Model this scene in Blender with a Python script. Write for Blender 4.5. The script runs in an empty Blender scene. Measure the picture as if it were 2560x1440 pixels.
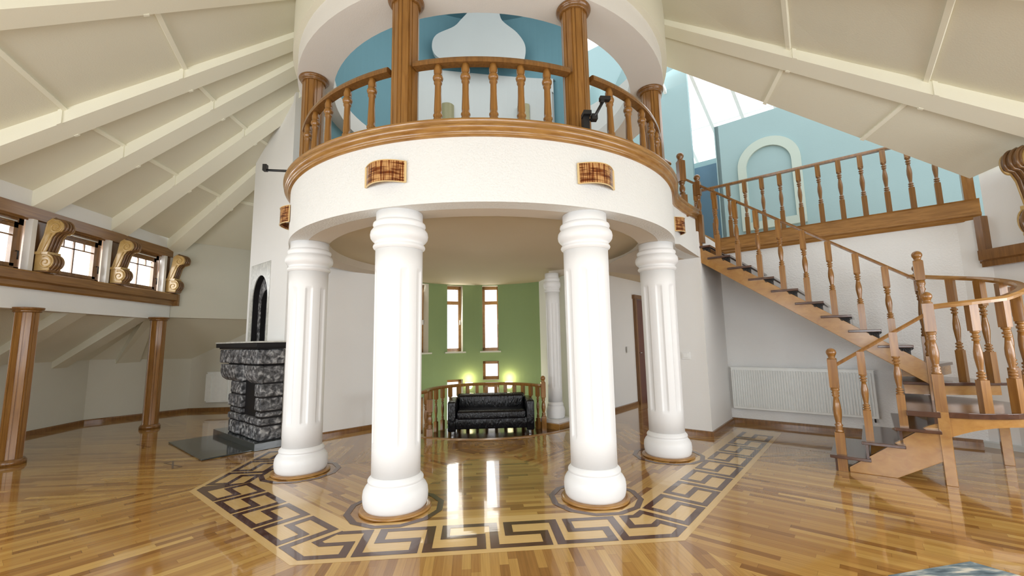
import bpy, bmesh, math, random
from mathutils import Vector, Matrix
random.seed(7)
C = bpy.context.scene.collection
PI = math.pi; R2 = math.sqrt(.5)
sin, cos = math.sin, math.cos
def rad(a): return math.radians(a)

# ------------------------------------------------------------------ camera
# the building's own frame: origin under the middle of the round balcony, x right, y back
F_PX, PIT, ROL, PHI = 1064.77, 0.1241, -0.0184, 0.0911
def cam_axes():
    F = Vector((0, cos(PIT), sin(PIT))); Rr = Vector((1, 0, 0)); U = Rr.cross(F)
    c, s = cos(ROL), sin(ROL)
    A, B = c*Rr + s*U, -s*Rr + c*U
    rot = Matrix.Rotation(-PHI, 3, 'Z')
    return rot@A, rot@B, rot@F
ax, ay, af = cam_axes()
cd = bpy.data.cameras.new('camera'); cam = bpy.data.objects.new('camera', cd); C.objects.link(cam)
m = Matrix((ax, ay, -af)).transposed().to_4x4(); m.translation = Vector((-.226, -6.948, 1.6))
cam.matrix_world = m
cd.sensor_width = 36; cd.lens = F_PX/2560*36; cd.clip_start = .02
bpy.context.scene.camera = cam

# ------------------------------------------------------------------ world, daylight, exposure
vs = bpy.context.scene.view_settings
vs.view_transform = 'Standard'; vs.look = 'None'; vs.gamma = 1; vs.exposure = -0.38
bpy.context.scene.view_settings.use_curve_mapping = False
w = bpy.data.worlds.new('sky'); bpy.context.scene.world = w; w.use_nodes = True
w.node_tree.nodes['Background'].inputs[0].default_value = (.97, .99, 1, 1)
w.node_tree.nodes['Background'].inputs[1].default_value = 2.6

def daylight(name, loc, target, sx, sy, power, col=(1, 1, 1), spread=180):
    l = bpy.data.lights.new(name, 'AREA'); l.shape = 'RECTANGLE'; l.size = sx; l.size_y = sy
    l.energy = power; l.color = col; l.spread = rad(spread)
    o = bpy.data.objects.new(name, l); C.objects.link(o); o.location = loc
    o.rotation_euler = (Vector(target)-Vector(loc)).to_track_quat('-Z', 'Y').to_euler()
    return o
# daylight entering by the windows of the room: left, roof glazing, stairwell; the southern ones unseen, added for light
daylight('daylight_south_unseen', (0, -8.75, 1.75), (0, 0, .3), 5.4, 1.7, 240, (.90, .95, 1), 150)
daylight('daylight_southwest_unseen', (-6.2, -6.2, 1.8), (1, 1, .6), 5.2, 1.7, 330, (.90, .95, 1), 160)
daylight('daylight_southeast_unseen', (6.2, -6.2, 1.8), (0, 0, .4), 5.2, 1.7, 230, (.92, .96, 1), 150)
daylight('daylight_west_window', (-7.45, .8, 3.15), (-3, 0, 1.0), 4.0, .7, 110, (.95, .98, 1))
daylight('daylight_roof_glazing', (4.6, 4.6, 8.4), (3.6, 2.6, 4), 3.6, 2.6, 125, (1, 1, .98))
daylight('daylight_stairwell_window', (-.75, 4.35, 2.2), (0, 1, 1.2), 2.2, 2.0, 60, (1, .98, .88))

# ------------------------------------------------------------------ materials
MATS = {}
def newmat(name):
    m = bpy.data.materials.new(name); m.use_nodes = True
    n = m.node_tree; b = n.nodes['Principled BSDF']; MATS[name] = m
    return m, n, b
def N_(n, t, **k):
    x = n.nodes.new(t)
    for a, v in k.items(): setattr(x, a, v)
    return x
def plaster(name, col, bump=.12, scale=90, rough=.85, var=.03):
    m, n, b = newmat(name); L = n.links.new
    tc = N_(n, 'ShaderNodeTexCoord')
    no = N_(n, 'ShaderNodeTexNoise'); no.inputs['Scale'].default_value = scale; no.inputs['Detail'].default_value = 4
    L(tc.outputs['Object'], no.inputs['Vector'])
    bp = N_(n, 'ShaderNodeBump'); bp.inputs['Strength'].default_value = bump; bp.inputs['Distance'].default_value = .01
    L(no.outputs['Fac'], bp.inputs['Height']); L(bp.outputs[0], b.inputs['Normal'])
    n2 = N_(n, 'ShaderNodeTexNoise'); n2.inputs['Scale'].default_value = 1.3
    L(tc.outputs['Object'], n2.inputs['Vector'])
    mx = N_(n, 'ShaderNodeMix', data_type='RGBA')
    mx.inputs['A'].default_value = (*[c*(1-var) for c in col], 1); mx.inputs['B'].default_value = (*[min(1, c*(1+var)) for c in col], 1)
    L(n2.outputs['Fac'], mx.inputs['Factor']); L(mx.outputs['Result'], b.inputs['Base Color'])
    b.inputs['Roughness'].default_value = rough
    return m
def wood(name, c1, c2, stretch=(34, 34, 2.2), rough=.28, coat=.4):
    m, n, b = newmat(name); L = n.links.new
    tc = N_(n, 'ShaderNodeTexCoord'); mp = N_(n, 'ShaderNodeMapping'); mp.inputs['Scale'].default_value = stretch
    L(tc.outputs['Object'], mp.inputs['Vector'])
    no = N_(n, 'ShaderNodeTexNoise'); no.inputs['Scale'].default_value = 1; no.inputs['Detail'].default_value = 5; no.inputs['Distortion'].default_value = .6
    L(mp.outputs[0], no.inputs['Vector'])
    cr = N_(n, 'ShaderNodeValToRGB'); cr.color_ramp.elements[0].position = .3; cr.color_ramp.elements[1].position = .72
    cr.color_ramp.elements[0].color = (*c1, 1); cr.color_ramp.elements[1].color = (*c2, 1)
    L(no.outputs['Fac'], cr.inputs[0]); L(cr.outputs[0], b.inputs['Base Color'])
    b.inputs['Roughness'].default_value = rough; b.inputs['Coat Weight'].default_value = coat; b.inputs['Coat Roughness'].default_value = .12
    return m
def plain(name, col, rough=.5, metal=0, coat=0, spec=None):
    m, n, b = newmat(name); L = n.links.new
    b.inputs['Roughness'].default_value = rough; b.inputs['Metallic'].default_value = metal; b.inputs['Coat Weight'].default_value = coat
    tc = N_(n, 'ShaderNodeTexCoord'); no = N_(n, 'ShaderNodeTexNoise'); no.inputs['Scale'].default_value = 14
    L(tc.outputs['Object'], no.inputs['Vector'])
    mx = N_(n, 'ShaderNodeMix', data_type='RGBA')
    mx.inputs['A'].default_value = (*[c*.94 for c in col], 1); mx.inputs['B'].default_value = (*[min(1, c*1.05) for c in col], 1)
    L(no.outputs['Fac'], mx.inputs['Factor']); L(mx.outputs['Result'], b.inputs['Base Color'])
    return m
PLW = plaster('white_roughcast', (.77, .77, .745), .8, 45)
PLS = plaster('white_smooth_wall', (.84, .835, .815), .12, 70)
PLC = plaster('cream_wall', (.66, .635, .54), .15, 70)
CEI = plaster('cream_ceiling', (.78, .755, .62), .18, 60)
BEAM = plaster('cream_beam', (.93, .915, .77), .08, 60)
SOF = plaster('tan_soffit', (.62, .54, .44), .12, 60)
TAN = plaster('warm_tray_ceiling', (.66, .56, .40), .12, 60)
GREEN = plaster('green_wall', (.25, .335, .15), .15, 50)
BLUE = plaster('pale_blue_wall', (.31, .44, .455), .12, 60)
BLUE2 = plaster('deep_blue_wall', (.17, .33, .38), .12, 60)
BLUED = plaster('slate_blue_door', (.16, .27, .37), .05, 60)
GREYP = plaster('light_grey_plaster', (.62, .64, .62), .1, 60)
NICHE = plaster('grey_green_trim', (.47, .55, .49), .06, 60)
COLW = plaster('white_column_paint', (.83, .83, .825), .05, 60, .45, .01)
OAKV = wood('varnished_oak', (.21, .088, .017), (.35, .165, .038))
OAKD = wood('dark_varnished_oak', (.16, .068, .016), (.26, .12, .030))
OAKH = wood('varnished_oak_rail', (.25, .11, .024), (.42, .225, .065), (5, 5, 40))
OAKL = wood('light_oak', (.33, .155, .036), (.43, .225, .06), (9, 9, 14), .25, .5)
TREAD = wood('dark_tread_wood', (.05, .018, .009), (.10, .038, .018), (9, 9, 9), .18, .6)
DARKW = wood('dark_red_wood', (.09, .02, .012), (.16, .04, .022))
GOLD = wood('gilded_wood', (.42, .26, .08), (.62, .43, .17), (5, 5, 5), .3, .3)
BRWN = wood('brown_carved_wood', (.13, .06, .02), (.25, .13, .05), (14, 14, 3))
BLACKM = plain('black_metal', (.012, .012, .013), .45)
IRON = plain('wrought_iron', (.015, .014, .014), .5)
RADM = plain('white_enamel', (.88, .90, .88), .3)
OAKY = wood('ledge_oak', (.20, .09, .022), (.32, .16, .045), (20, 2, 30))
GRANITE = plain('dark_grey_granite', (.04, .047, .047), .12, 0, .3)
BLACKS = plain('black_stone', (.010, .009, .010), .55)
BLACKS.node_tree.nodes['Principled BSDF'].inputs['Specular IOR Level'].default_value = .25
WHITEP = plain('white_plastic', (.82, .82, .8), .35)
CHROME = plain('steel', (.6, .6, .6), .25, 1)
def leather():
    m, n, b = newmat('black_leather'); L = n.links.new
    b.inputs['Base Color'].default_value = (.006, .006, .007, 1); b.inputs['Roughness'].default_value = .25; b.inputs['Specular IOR Level'].default_value = .35
    tc = N_(n, 'ShaderNodeTexCoord'); mp = N_(n, 'ShaderNodeMapping'); mp.inputs['Scale'].default_value = (9, 3, 3)
    no = N_(n, 'ShaderNodeTexNoise'); no.inputs['Scale'].default_value = 2.2; no.inputs['Distortion'].default_value = 1.2
    L(tc.outputs['Object'], mp.inputs[0]); L(mp.outputs[0], no.inputs['Vector'])
    bp = N_(n, 'ShaderNodeBump'); bp.inputs['Strength'].default_value = .6; bp.inputs['Distance'].default_value = .03
    L(no.outputs['Fac'], bp.inputs['Height']); L(bp.outputs[0], b.inputs['Normal'])
    return m
LEATHER = leather()
def stone():
    m, n, b = newmat('rough_grey_stone'); L = n.links.new
    tc = N_(n, 'ShaderNodeTexCoord'); no = N_(n, 'ShaderNodeTexNoise'); no.inputs['Scale'].default_value = 15; no.inputs['Detail'].default_value = 8; no.inputs['Distortion'].default_value = .5
    L(tc.outputs['Object'], no.inputs['Vector'])
    cr = N_(n, 'ShaderNodeValToRGB'); e = cr.color_ramp.elements
    e[0].position = .36; e[0].color = (.025, .025, .027, 1); e[1].position = .70; e[1].color = (.46, .46, .455, 1)
    x = e.new(.52); x.color = (.13, .13, .135, 1)
    L(no.outputs['Fac'], cr.inputs[0]); L(cr.outputs[0], b.inputs['Base Color']); b.inputs['Roughness'].default_value = .6
    bp = N_(n, 'ShaderNodeBump'); bp.inputs['Strength'].default_value = .8; bp.inputs['Distance'].default_value = .02
    L(no.outputs['Fac'], bp.inputs['Height']); L(bp.outputs[0], b.inputs['Normal'])
    return m
STONE = stone()
def marble():
    m, n, b = newmat('grey_marble'); L = n.links.new
    tc = N_(n, 'ShaderNodeTexCoord'); no = N_(n, 'ShaderNodeTexNoise'); no.inputs['Scale'].default_value = 7; no.inputs['Detail'].default_value = 7; no.inputs['Distortion'].default_value = 2
    L(tc.outputs['Object'], no.inputs['Vector'])
    cr = N_(n, 'ShaderNodeValToRGB'); e = cr.color_ramp.elements
    e[0].position = .3; e[0].color = (.42, .42, .39, 1); e[1].position = .7; e[1].color = (.66, .66, .6, 1)
    L(no.outputs['Fac'], cr.inputs[0]); L(cr.outputs[0], b.inputs['Base Color']); b.inputs['Roughness'].default_value = .35
    return m
MARBLE = marble()
def floor_mat():
    m, n, b = newmat('parquet_planks'); L = n.links.new
    uv = N_(n, 'ShaderNodeUVMap'); uv.uv_map = 'plank'
    sp = N_(n, 'ShaderNodeSeparateXYZ'); L(uv.outputs[0], sp.inputs[0])
    def math_(op, a, bb=None):
        x = N_(n, 'ShaderNodeMath', operation=op)
        for i, v in enumerate((a, bb)):
            if v is None: continue
            if isinstance(v, (int, float)): x.inputs[i].default_value = v
            else: L(v, x.inputs[i])
        return x.outputs[0]
    vr = math_('DIVIDE', sp.outputs['Y'], .068)
    row = math_('FLOOR', vr)
    wn = N_(n, 'ShaderNodeTexWhiteNoise', noise_dimensions='1D'); L(row, wn.inputs['W'])
    xo = math_('ADD', math_('DIVIDE', sp.outputs['X'], .78), math_('MULTIPLY', wn.outputs['Value'], 7.3))
    col = math_('FLOOR', xo)
    cb = N_(n, 'ShaderNodeCombineXYZ'); L(row, cb.inputs[0]); L(col, cb.inputs[1])
    w2 = N_(n, 'ShaderNodeTexWhiteNoise', noise_dimensions='2D'); L(cb.outputs[0], w2.inputs['Vector'])
    cr = N_(n, 'ShaderNodeValToRGB'); e = cr.color_ramp.elements
    e[0].position = 0; e[0].color = (.26, .115, .026, 1); e[1].position = 1; e[1].color = (.60, .37, .11, 1)
    for p, c in ((.2, (.36, .175, .043)), (.5, (.47, .255, .067)), (.8, (.52, .30, .082))):
        x = e.new(p); x.color = (*c, 1)
    L(w2.outputs['Value'], cr.inputs[0])
    mp = N_(n, 'ShaderNodeMapping'); mp.inputs['Scale'].default_value = (2.5, 60, 1); L(uv.outputs[0], mp.inputs[0])
    no = N_(n, 'ShaderNodeTexNoise'); no.inputs['Scale'].default_value = 1; no.inputs['Detail'].default_value = 4; L(mp.outputs[0], no.inputs['Vector'])
    mx = N_(n, 'ShaderNodeMix', data_type='RGBA', blend_type='MULTIPLY'); mx.inputs['Factor'].default_value = .35
    g = N_(n, 'ShaderNodeValToRGB'); g.color_ramp.elements[0].position = .35; g.color_ramp.elements[0].color = (.55, .5, .45, 1); g.color_ramp.elements[1].position = .6
    L(no.outputs['Fac'], g.inputs[0]); L(cr.outputs[0], mx.inputs['A']); L(g.outputs[0], mx.inputs['B'])
    fr = math_('FRACT', vr); seam = math_('LESS_THAN', fr, .035)
    fx = math_('FRACT', xo); seam2 = math_('LESS_THAN', fx, .004)
    sm = math_('MULTIPLY', math_('MAXIMUM', seam, seam2), .45)
    m2 = N_(n, 'ShaderNodeMix', data_type='RGBA'); L(sm, m2.inputs['Factor']); L(mx.outputs['Result'], m2.inputs['A']); m2.inputs['B'].default_value = (.12, .05, .015, 1)
    L(m2.outputs['Result'], b.inputs['Base Color'])
    varnish(n, b, uv)
    return m
def varnish(n, b, uv):
    L = n.links.new
    b.inputs['Roughness'].default_value = .16; b.inputs['Coat Weight'].default_value = .9; b.inputs['Coat Roughness'].default_value = .035
    b.inputs['Coat IOR'].default_value = 1.5; b.inputs['Specular IOR Level'].default_value = .15
    mp = N_(n, 'ShaderNodeMapping'); mp.inputs['Scale'].default_value = (3, 14, 1); L(uv.outputs[0], mp.inputs[0])
    no = N_(n, 'ShaderNodeTexNoise'); no.inputs['Scale'].default_value = 1; no.inputs['Detail'].default_value = 1; L(mp.outputs[0], no.inputs['Vector'])
    bp = N_(n, 'ShaderNodeBump'); bp.inputs['Strength'].default_value = .06; bp.inputs['Distance'].default_value = .004
    L(no.outputs['Fac'], bp.inputs['Height']); L(bp.outputs[0], b.inputs['Coat Normal']); L(bp.outputs[0], b.inputs['Normal'])
def inlay_mat(name, c1, c2):
    m, n, b = newmat(name); L = n.links.new
    uv = N_(n, 'ShaderNodeUVMap'); uv.uv_map = 'plank'
    mp = N_(n, 'ShaderNodeMapping'); mp.inputs['Scale'].default_value = (4, 50, 1); L(uv.outputs[0], mp.inputs[0])
    no = N_(n, 'ShaderNodeTexNoise'); no.inputs['Scale'].default_value = 1; L(mp.outputs[0], no.inputs['Vector'])
    mx = N_(n, 'ShaderNodeMix', data_type='RGBA'); mx.inputs['A'].default_value = (*c1, 1); mx.inputs['B'].default_value = (*c2, 1)
    L(no.outputs['Fac'], mx.inputs['Factor']); L(mx.outputs['Result'], b.inputs['Base Color']); varnish(n, b, uv)
    return m
FLOOR = floor_mat()
INL = inlay_mat('maple_inlay', (.62, .40, .15), (.70, .48, .20))
IND = inlay_mat('walnut_inlay', (.05, .018, .013), (.10, .04, .026))
def glass():
    m = bpy.data.materials.new('window_glass'); m.use_nodes = True; n = m.node_tree; n.nodes.clear()
    o = N_(n, 'ShaderNodeOutputMaterial'); t = N_(n, 'ShaderNodeBsdfTransparent'); g = N_(n, 'ShaderNodeBsdfGlossy'); g.inputs['Roughness'].default_value = .02
    mx = N_(n, 'ShaderNodeMixShader'); mx.inputs[0].default_value = .06
    n.links.new(t.outputs[0], mx.inputs[1]); n.links.new(g.outputs[0], mx.inputs[2]); n.links.new(mx.outputs[0], o.inputs[0])
    return m
GLASS = glass()
def amber():
    m, n, b = newmat('amber_streaked_glass'); L = n.links.new
    tc = N_(n, 'ShaderNodeTexCoord')
    def streak(sc, lo, hi):
        mp = N_(n, 'ShaderNodeMapping'); mp.inputs['Scale'].default_value = sc
        no = N_(n, 'ShaderNodeTexNoise'); no.inputs['Scale'].default_value = 1; no.inputs['Detail'].default_value = 2
        L(tc.outputs['Generated'], mp.inputs[0]); L(mp.outputs[0], no.inputs['Vector'])
        c = N_(n, 'ShaderNodeValToRGB'); c.color_ramp.elements[0].position = lo; c.color_ramp.elements[1].position = hi
        c.color_ramp.elements[0].color = (.30, .12, .04, 1); c.color_ramp.elements[1].color = (1, 1, 1, 1)
        L(no.outputs['Fac'], c.inputs[0]); return c.outputs[0]
    a = streak((26, 26, .7), .42, .56); bb = streak((1, 1, 11), .40, .52)
    mx = N_(n, 'ShaderNodeMix', data_type='RGBA', blend_type='MULTIPLY'); mx.inputs['Factor'].default_value = 1
    L(a, mx.inputs['A']); L(bb, mx.inputs['B'])
    m2 = N_(n, 'ShaderNodeMix', data_type='RGBA', blend_type='MULTIPLY'); m2.inputs['Factor'].default_value = 1
    m2.inputs['B'].default_value = (.62, .34, .13, 1); L(mx.outputs['Result'], m2.inputs['A'])
    L(m2.outputs['Result'], b.inputs['Base Color']); b.inputs['Roughness'].default_value = .12
    b.inputs['Transmission Weight'].default_value = .12
    return m
AMBER = amber()
AMBEDGE = plain('yellow_glass_edge', (.72, .53, .26), .25)
OLIVEG = plain('olive_glass_shade', (.32, .29, .15), .3)
def glow(name, col, s):
    m, n, b = newmat(name); b.inputs['Base Color'].default_value = (*col, 1)
    b.inputs['Emission Color'].default_value = (*col, 1); b.inputs['Emission Strength'].default_value = s
    return m
GLOW = glow('lit_lamp_glass', (1, .83, .5), 7)
def rugm():
    m, n, b = newmat('woven_rug'); L = n.links.new
    tc = N_(n, 'ShaderNodeTexCoord'); mp = N_(n, 'ShaderNodeMapping'); mp.inputs['Scale'].default_value = (2, 9, 1)
    no = N_(n, 'ShaderNodeTexNoise'); no.inputs['Scale'].default_value = 2.5; no.inputs['Detail'].default_value = 6
    L(tc.outputs['Object'], mp.inputs[0]); L(mp.outputs[0], no.inputs['Vector'])
    cr = N_(n, 'ShaderNodeValToRGB'); e = cr.color_ramp.elements
    e[0].position = .35; e[0].color = (.06, .09, .11, 1); e[1].position = .66; e[1].color = (.62, .58, .48, 1)
    x = e.new(.5); x.color = (.17, .22, .24, 1)
    L(no.outputs['Fac'], cr.inputs[0]); L(cr.outputs[0], b.inputs['Base Color']); b.inputs['Roughness'].default_value = .95
    return m
RUG = rugm()

# ------------------------------------------------------------------ mesh helpers
class MB:
    def __init__(s): s.v = []; s.f = []; s.m = []; s.uv = []; s.sm = []
    def face(s, idx, mi=0, smooth=False, uv=None): s.f.append(tuple(idx)); s.m.append(mi); s.sm.append(smooth); s.uv.append(uv)
    def add(s, vs, fs, mi=0, smooth=False):
        b = len(s.v); s.v += [tuple(p) for p in vs]
        for f in fs: s.face([b+i for i in f], mi, smooth)
    def box(s, c, h, ex=(1, 0, 0), ey=(0, 1, 0), ez=(0, 0, 1), mi=0):   # centre, half sizes, axes
        c = Vector(c); ex, ey, ez = Vector(ex)*h[0], Vector(ey)*h[1], Vector(ez)*h[2]
        vs = [c+ex*a+ey*b+ez*d for d in (-1, 1) for a, b in ((-1, -1), (1, -1), (1, 1), (-1, 1))]
        s.add(vs, [(3, 2, 1, 0), (4, 5, 6, 7), (0, 1, 5, 4), (1, 2, 6, 5), (2, 3, 7, 6), (3, 0, 4, 7)], mi)
    def hexa(s, b4, t4, mi=0):
        s.add(list(b4)+list(t4), [(3, 2, 1, 0), (4, 5, 6, 7), (0, 1, 5, 4), (1, 2, 6, 5), (2, 3, 7, 6), (3, 0, 4, 7)], mi)
    def prism(s, poly, z0, z1, mi=0):
        n = len(poly); vs = [(x, y, z0) for x, y in poly]+[(x, y, z1) for x, y in poly]
        s.add(vs, [tuple(range(n-1, -1, -1)), tuple(range(n, 2*n))]+[(i, (i+1) % n, n+(i+1) % n, n+i) for i in range(n)], mi)
    def extr(s, pts, vec, mi=0):   # planar 3-D outline extruded by a vector
        n = len(pts); v = Vector(vec); vs = [Vector(p) for p in pts]; vs += [p+v for p in vs]
        s.add(vs, [tuple(range(n-1, -1, -1)), tuple(range(n, 2*n))]+[(i, (i+1) % n, n+(i+1) % n, n+i) for i in range(n)], mi)
    def lathe(s, prof, c=(0, 0, 0), n=32, mi=0, rf=None, a0=0, a1=2*PI, nocap=False):   # prof (z, r)
        full = abs(a1-a0-2*PI) < 1e-6; k = n if full else n+1; b = len(s.v)
        for z, r in prof:
            for i in range(k):
                a = a0+(a1-a0)*i/n; q = r if rf is None else rf(a, z, r)
                s.v.append((c[0]+q*cos(a), c[1]+q*sin(a), c[2]+z))
        for j in range(len(prof)-1):
            for i in range(n):
                i2 = (i+1) % k
                s.face((b+j*k+i, b+j*k+i2, b+(j+1)*k+i2, b+(j+1)*k+i), mi, True)
        if full and not nocap:
            if prof[0][1] > 1e-4: s.face([b+i for i in range(k)][::-1], mi)
            if prof[-1][1] > 1e-4: s.face([b+(len(prof)-1)*k+i for i in range(k)], mi)
    def sweep(s, path, sec, closed=False, mi=0, smooth=False, up=(0, 0, 1), caps=True):   # sec: (side, up)
        path = [Vector(p) for p in path]; n = len(path); k = len(sec); b = len(s.v); up = Vector(up)
        for i, p in enumerate(path):
            a = path[i-1] if (i > 0 or closed) else None; c = path[(i+1) % n] if (i < n-1 or closed) else None
            d1 = (p-a).normalized() if a is not None else None; d2 = (c-p).normalized() if c is not None else None
            t = ((d1 if d1 else d2)+(d2 if d2 else d1)).normalized()
            side = t.cross(up).normalized()
            sc = 1.0
            if d1 and d2:
                s1 = d1.cross(up).normalized(); sc = 1/max(.4, s1.dot(side))
            for x, y in sec: s.v.append(tuple(p+side*x*sc+up*y))
        for i in range(n if closed else n-1):
            j = (i+1) % n
            for q in range(k):
                r = (q+1) % k
                s.face((b+i*k+q, b+j*k+q, b+j*k+r, b+i*k+r), mi, smooth)
        if not closed and caps:
            s.face([b+q for q in range(k)], mi); s.face([b+(n-1)*k+q for q in range(k)][::-1], mi)
    def tube(s, path, r, n=8, mi=0):
        path = [Vector(p) for p in path]; b = len(s.v); L = len(path)
        nrm = None
        for i, p in enumerate(path):
            t = (path[min(i+1, L-1)]-path[max(i-1, 0)]).normalized()
            if nrm is None: nrm = t.orthogonal().normalized()
            nrm = (nrm-t*nrm.dot(t)).normalized(); bi = t.cross(nrm)
            rr = r[i] if isinstance(r, (list, tuple)) else r
            for q in range(n): s.v.append(tuple(p+(nrm*cos(2*PI*q/n)+bi*sin(2*PI*q/n))*rr))
        for i in range(L-1):
            for q in range(n): s.face((b+i*n+q, b+i*n+(q+1) % n, b+(i+1)*n+(q+1) % n, b+(i+1)*n+q), mi, True)
        s.face([b+q for q in range(n)][::-1], mi); s.face([b+(L-1)*n+q for q in range(n)], mi)
    def build(s, name, mats, parent=None, bevel=0, fix=True):
        me = bpy.data.meshes.new(name); me.from_pydata(s.v, [], s.f); 
        if not isinstance(mats, (list, tuple)): mats = [mats]
        for m in mats: me.materials.append(m)
        for p, mi, sm in zip(me.polygons, s.m, s.sm): p.material_index = mi; p.use_smooth = sm
        if any(u is not None for u in s.uv):
            ul = me.uv_layers.new(name='plank')
            for p, u in zip(me.polygons, s.uv):
                if u is None: continue
                for li, vi in zip(p.loop_indices, p.vertices):
                    ul.data[li].uv = u(me.vertices[vi].co)
        elif fix:
            bm = bmesh.new(); bm.from_mesh(me); bmesh.ops.recalc_face_normals(bm, faces=bm.faces); bm.to_mesh(me); bm.free()
        me.update(); o = bpy.data.objects.new(name, me); C.objects.link(o)
        if parent: o.parent = parent
        if bevel:
            bv = o.modifiers.new('bevel', 'BEVEL'); bv.width = bevel; bv.segments = 3; bv.limit_method = 'ANGLE'
        return o
def thing(name, label, cat, loc=(0, 0, 0), rz=0, group=None):
    o = bpy.data.objects.new(name, None); C.objects.link(o); o.location = loc; o.rotation_euler = (0, 0, rz)
    o['label'] = label; o['category'] = cat
    if group: o['group'] = group
    o.empty_display_size = .1
    return o
def tag(o, label, cat, group=None):
    o['label'] = label; o['category'] = cat
    if group: o['group'] = group
    return o
def struct(name, mb, mats, label, cat='structure', parent=None, **k):
    o = mb.build(name, mats, parent, **k)
    if parent is None: o['kind'] = 'structure'; o['label'] = label; o['category'] = cat
    return o
def dup(root, loc, rz=0, label=None):
    def cp(o, par):
        c = o.copy(); C.objects.link(c); c.parent = par
        for ch in o.children: cp(ch, c)
        return c
    c = root.copy(); C.objects.link(c); c.location = loc; c.rotation_euler = (0, 0, rz)
    if label: c['label'] = label
    for ch in root.children: cp(ch, c)
    return c
def SN(s, n, z): return ((s+n)*R2, (n-s)*R2, z)      # along the stair wall, away from it
def AD(a, d, z): return ((-a-d)*R2, (a-d)*R2, z)     # along the chimney front, out of it
ES, EN = Vector((R2, -R2, 0)), Vector((R2, R2, 0))
EA, ED = Vector((-R2, R2, 0)), Vector((-R2, -R2, 0))
def arc(cx, cy, r, a0, a1, n, z=0): return [(cx+r*cos(rad(a0+(a1-a0)*i/n)), cy+r*sin(rad(a0+(a1-a0)*i/n)), z) for i in range(n+1)]

def wall_grid(mb, fn, sb, zb, holes, depth=.3, mi=0, rmi=0, sub=None):
    """fn(s, z, out) -> point; holes (s0, s1, z0, z1) left open, with reveals going 'depth' outward"""
    ss = sorted(set([round(x, 5) for x in list(sb)+[h[0] for h in holes]+[h[1] for h in holes]]))
    zs = sorted(set([round(x, 5) for x in list(zb)+[h[2] for h in holes]+[h[3] for h in holes]]))
    for i in range(len(ss)-1):
        for j in range(len(zs)-1):
            a, b, c, d = ss[i], ss[i+1], zs[j], zs[j+1]; ms, mz = (a+b)/2, (c+d)/2
            if any(h[0] < ms < h[1] and h[2] < mz < h[3] for h in holes): continue
            mb.add([fn(a, c, 0), fn(b, c, 0), fn(b, d, 0), fn(a, d, 0)], [(0, 1, 2, 3)], mi)
    for h in holes:
        s0, s1, z0, z1 = h
        P = [fn(s0, z0, 0), fn(s1, z0, 0), fn(s1, z1, 0), fn(s0, z1, 0)]; Q = [fn(s0, z0, depth), fn(s1, z0, depth), fn(s1, z1, depth), fn(s0, z1, depth)]
        for k in range(4): mb.add([P[k], P[(k+1) % 4], Q[(k+1) % 4], Q[k]], [(0, 1, 2, 3)], rmi)

# ------------------------------------------------------------------ floor
def clip(poly, nx, ny, d, keep_less=True):
    out = []
    for i in range(len(poly)):
        a, b = poly[i], poly[(i+1) % len(poly)]
        fa, fb = nx*a[0]+ny*a[1]-d, nx*b[0]+ny*b[1]-d
        if not keep_less: fa, fb = -fa, -fb
        if fa <= 0: out.append(a)
        if (fa < 0 < fb) or (fb < 0 < fa):
            t = fa/(fa-fb); out.append((a[0]+(b[0]-a[0])*t, a[1]+(b[1]-a[1])*t))
    return out
def minus(polys, disc):
    cx, cy, r, n = disc; res = []
    for poly in polys:
        rem = poly
        for k in range(n):
            if len(rem) < 3: break
            a = 2*PI*(k+.5)/n; nx, ny = cos(a), sin(a); d = nx*cx+ny*cy+r*cos(PI/n)
            o = clip(rem, nx, ny, d, False)
            if len(o) > 2: res.append(o)
            rem = clip(rem, nx, ny, d, True)
    return res
T8 = math.tan(PI/8)
EDGE = (.05, 2.5, 2.18, 64)
def frame(k):   # outward normal and direction along octagon side k (0 = front, 1 = right-front ...)
    a = rad(-90+45*k); return (cos(a), sin(a)), (-sin(a), cos(a))
fl = MB()
def fpoly(poly, z, mi, uv):
    b = len(fl.v); fl.v += [(x, y, z) for x, y in poly]; fl.face(range(b, b+len(poly)), mi, False, uv)
def uvf(ex, ey): return lambda c: (c.x*ex[0]+c.y*ex[1]+7.7, c.x*ey[0]+c.y*ey[1]+9.3)
for k in range(8):
    (nx, ny), (tx, ty) = frame(k)
    q0, q1 = 3.30, 10.4
    outer = [(nx*q+tx*q*s*T8, ny*q+ty*q*s*T8) for q, s in ((q0, -1), (q1, -1), (q1, 1), (q0, 1))]
    inner = [(0, 0)]+[(nx*q0+tx*q0*s*T8, ny*q0+ty*q0*s*T8) for s in (-1, 1)]
    for p in minus([outer], EDGE): fpoly(p, 0, 0, uvf((nx, ny), (tx, ty)))
    for p in minus([inner], EDGE): fpoly(p, 0, 0, uvf((tx, ty), (nx, ny)))
# light band and dark meander
QM = 3.17; DQ = {-2: -.06, -1: .10, 0: 0, 1: 0}
def tpos(k, q): return ((q+DQ.get(k+1, 0))-(q+DQ[k])*R2)/R2
def tneg(k, q): return -((q+DQ.get(k-1, 0))-(q+DQ[k])*R2)/R2
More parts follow.
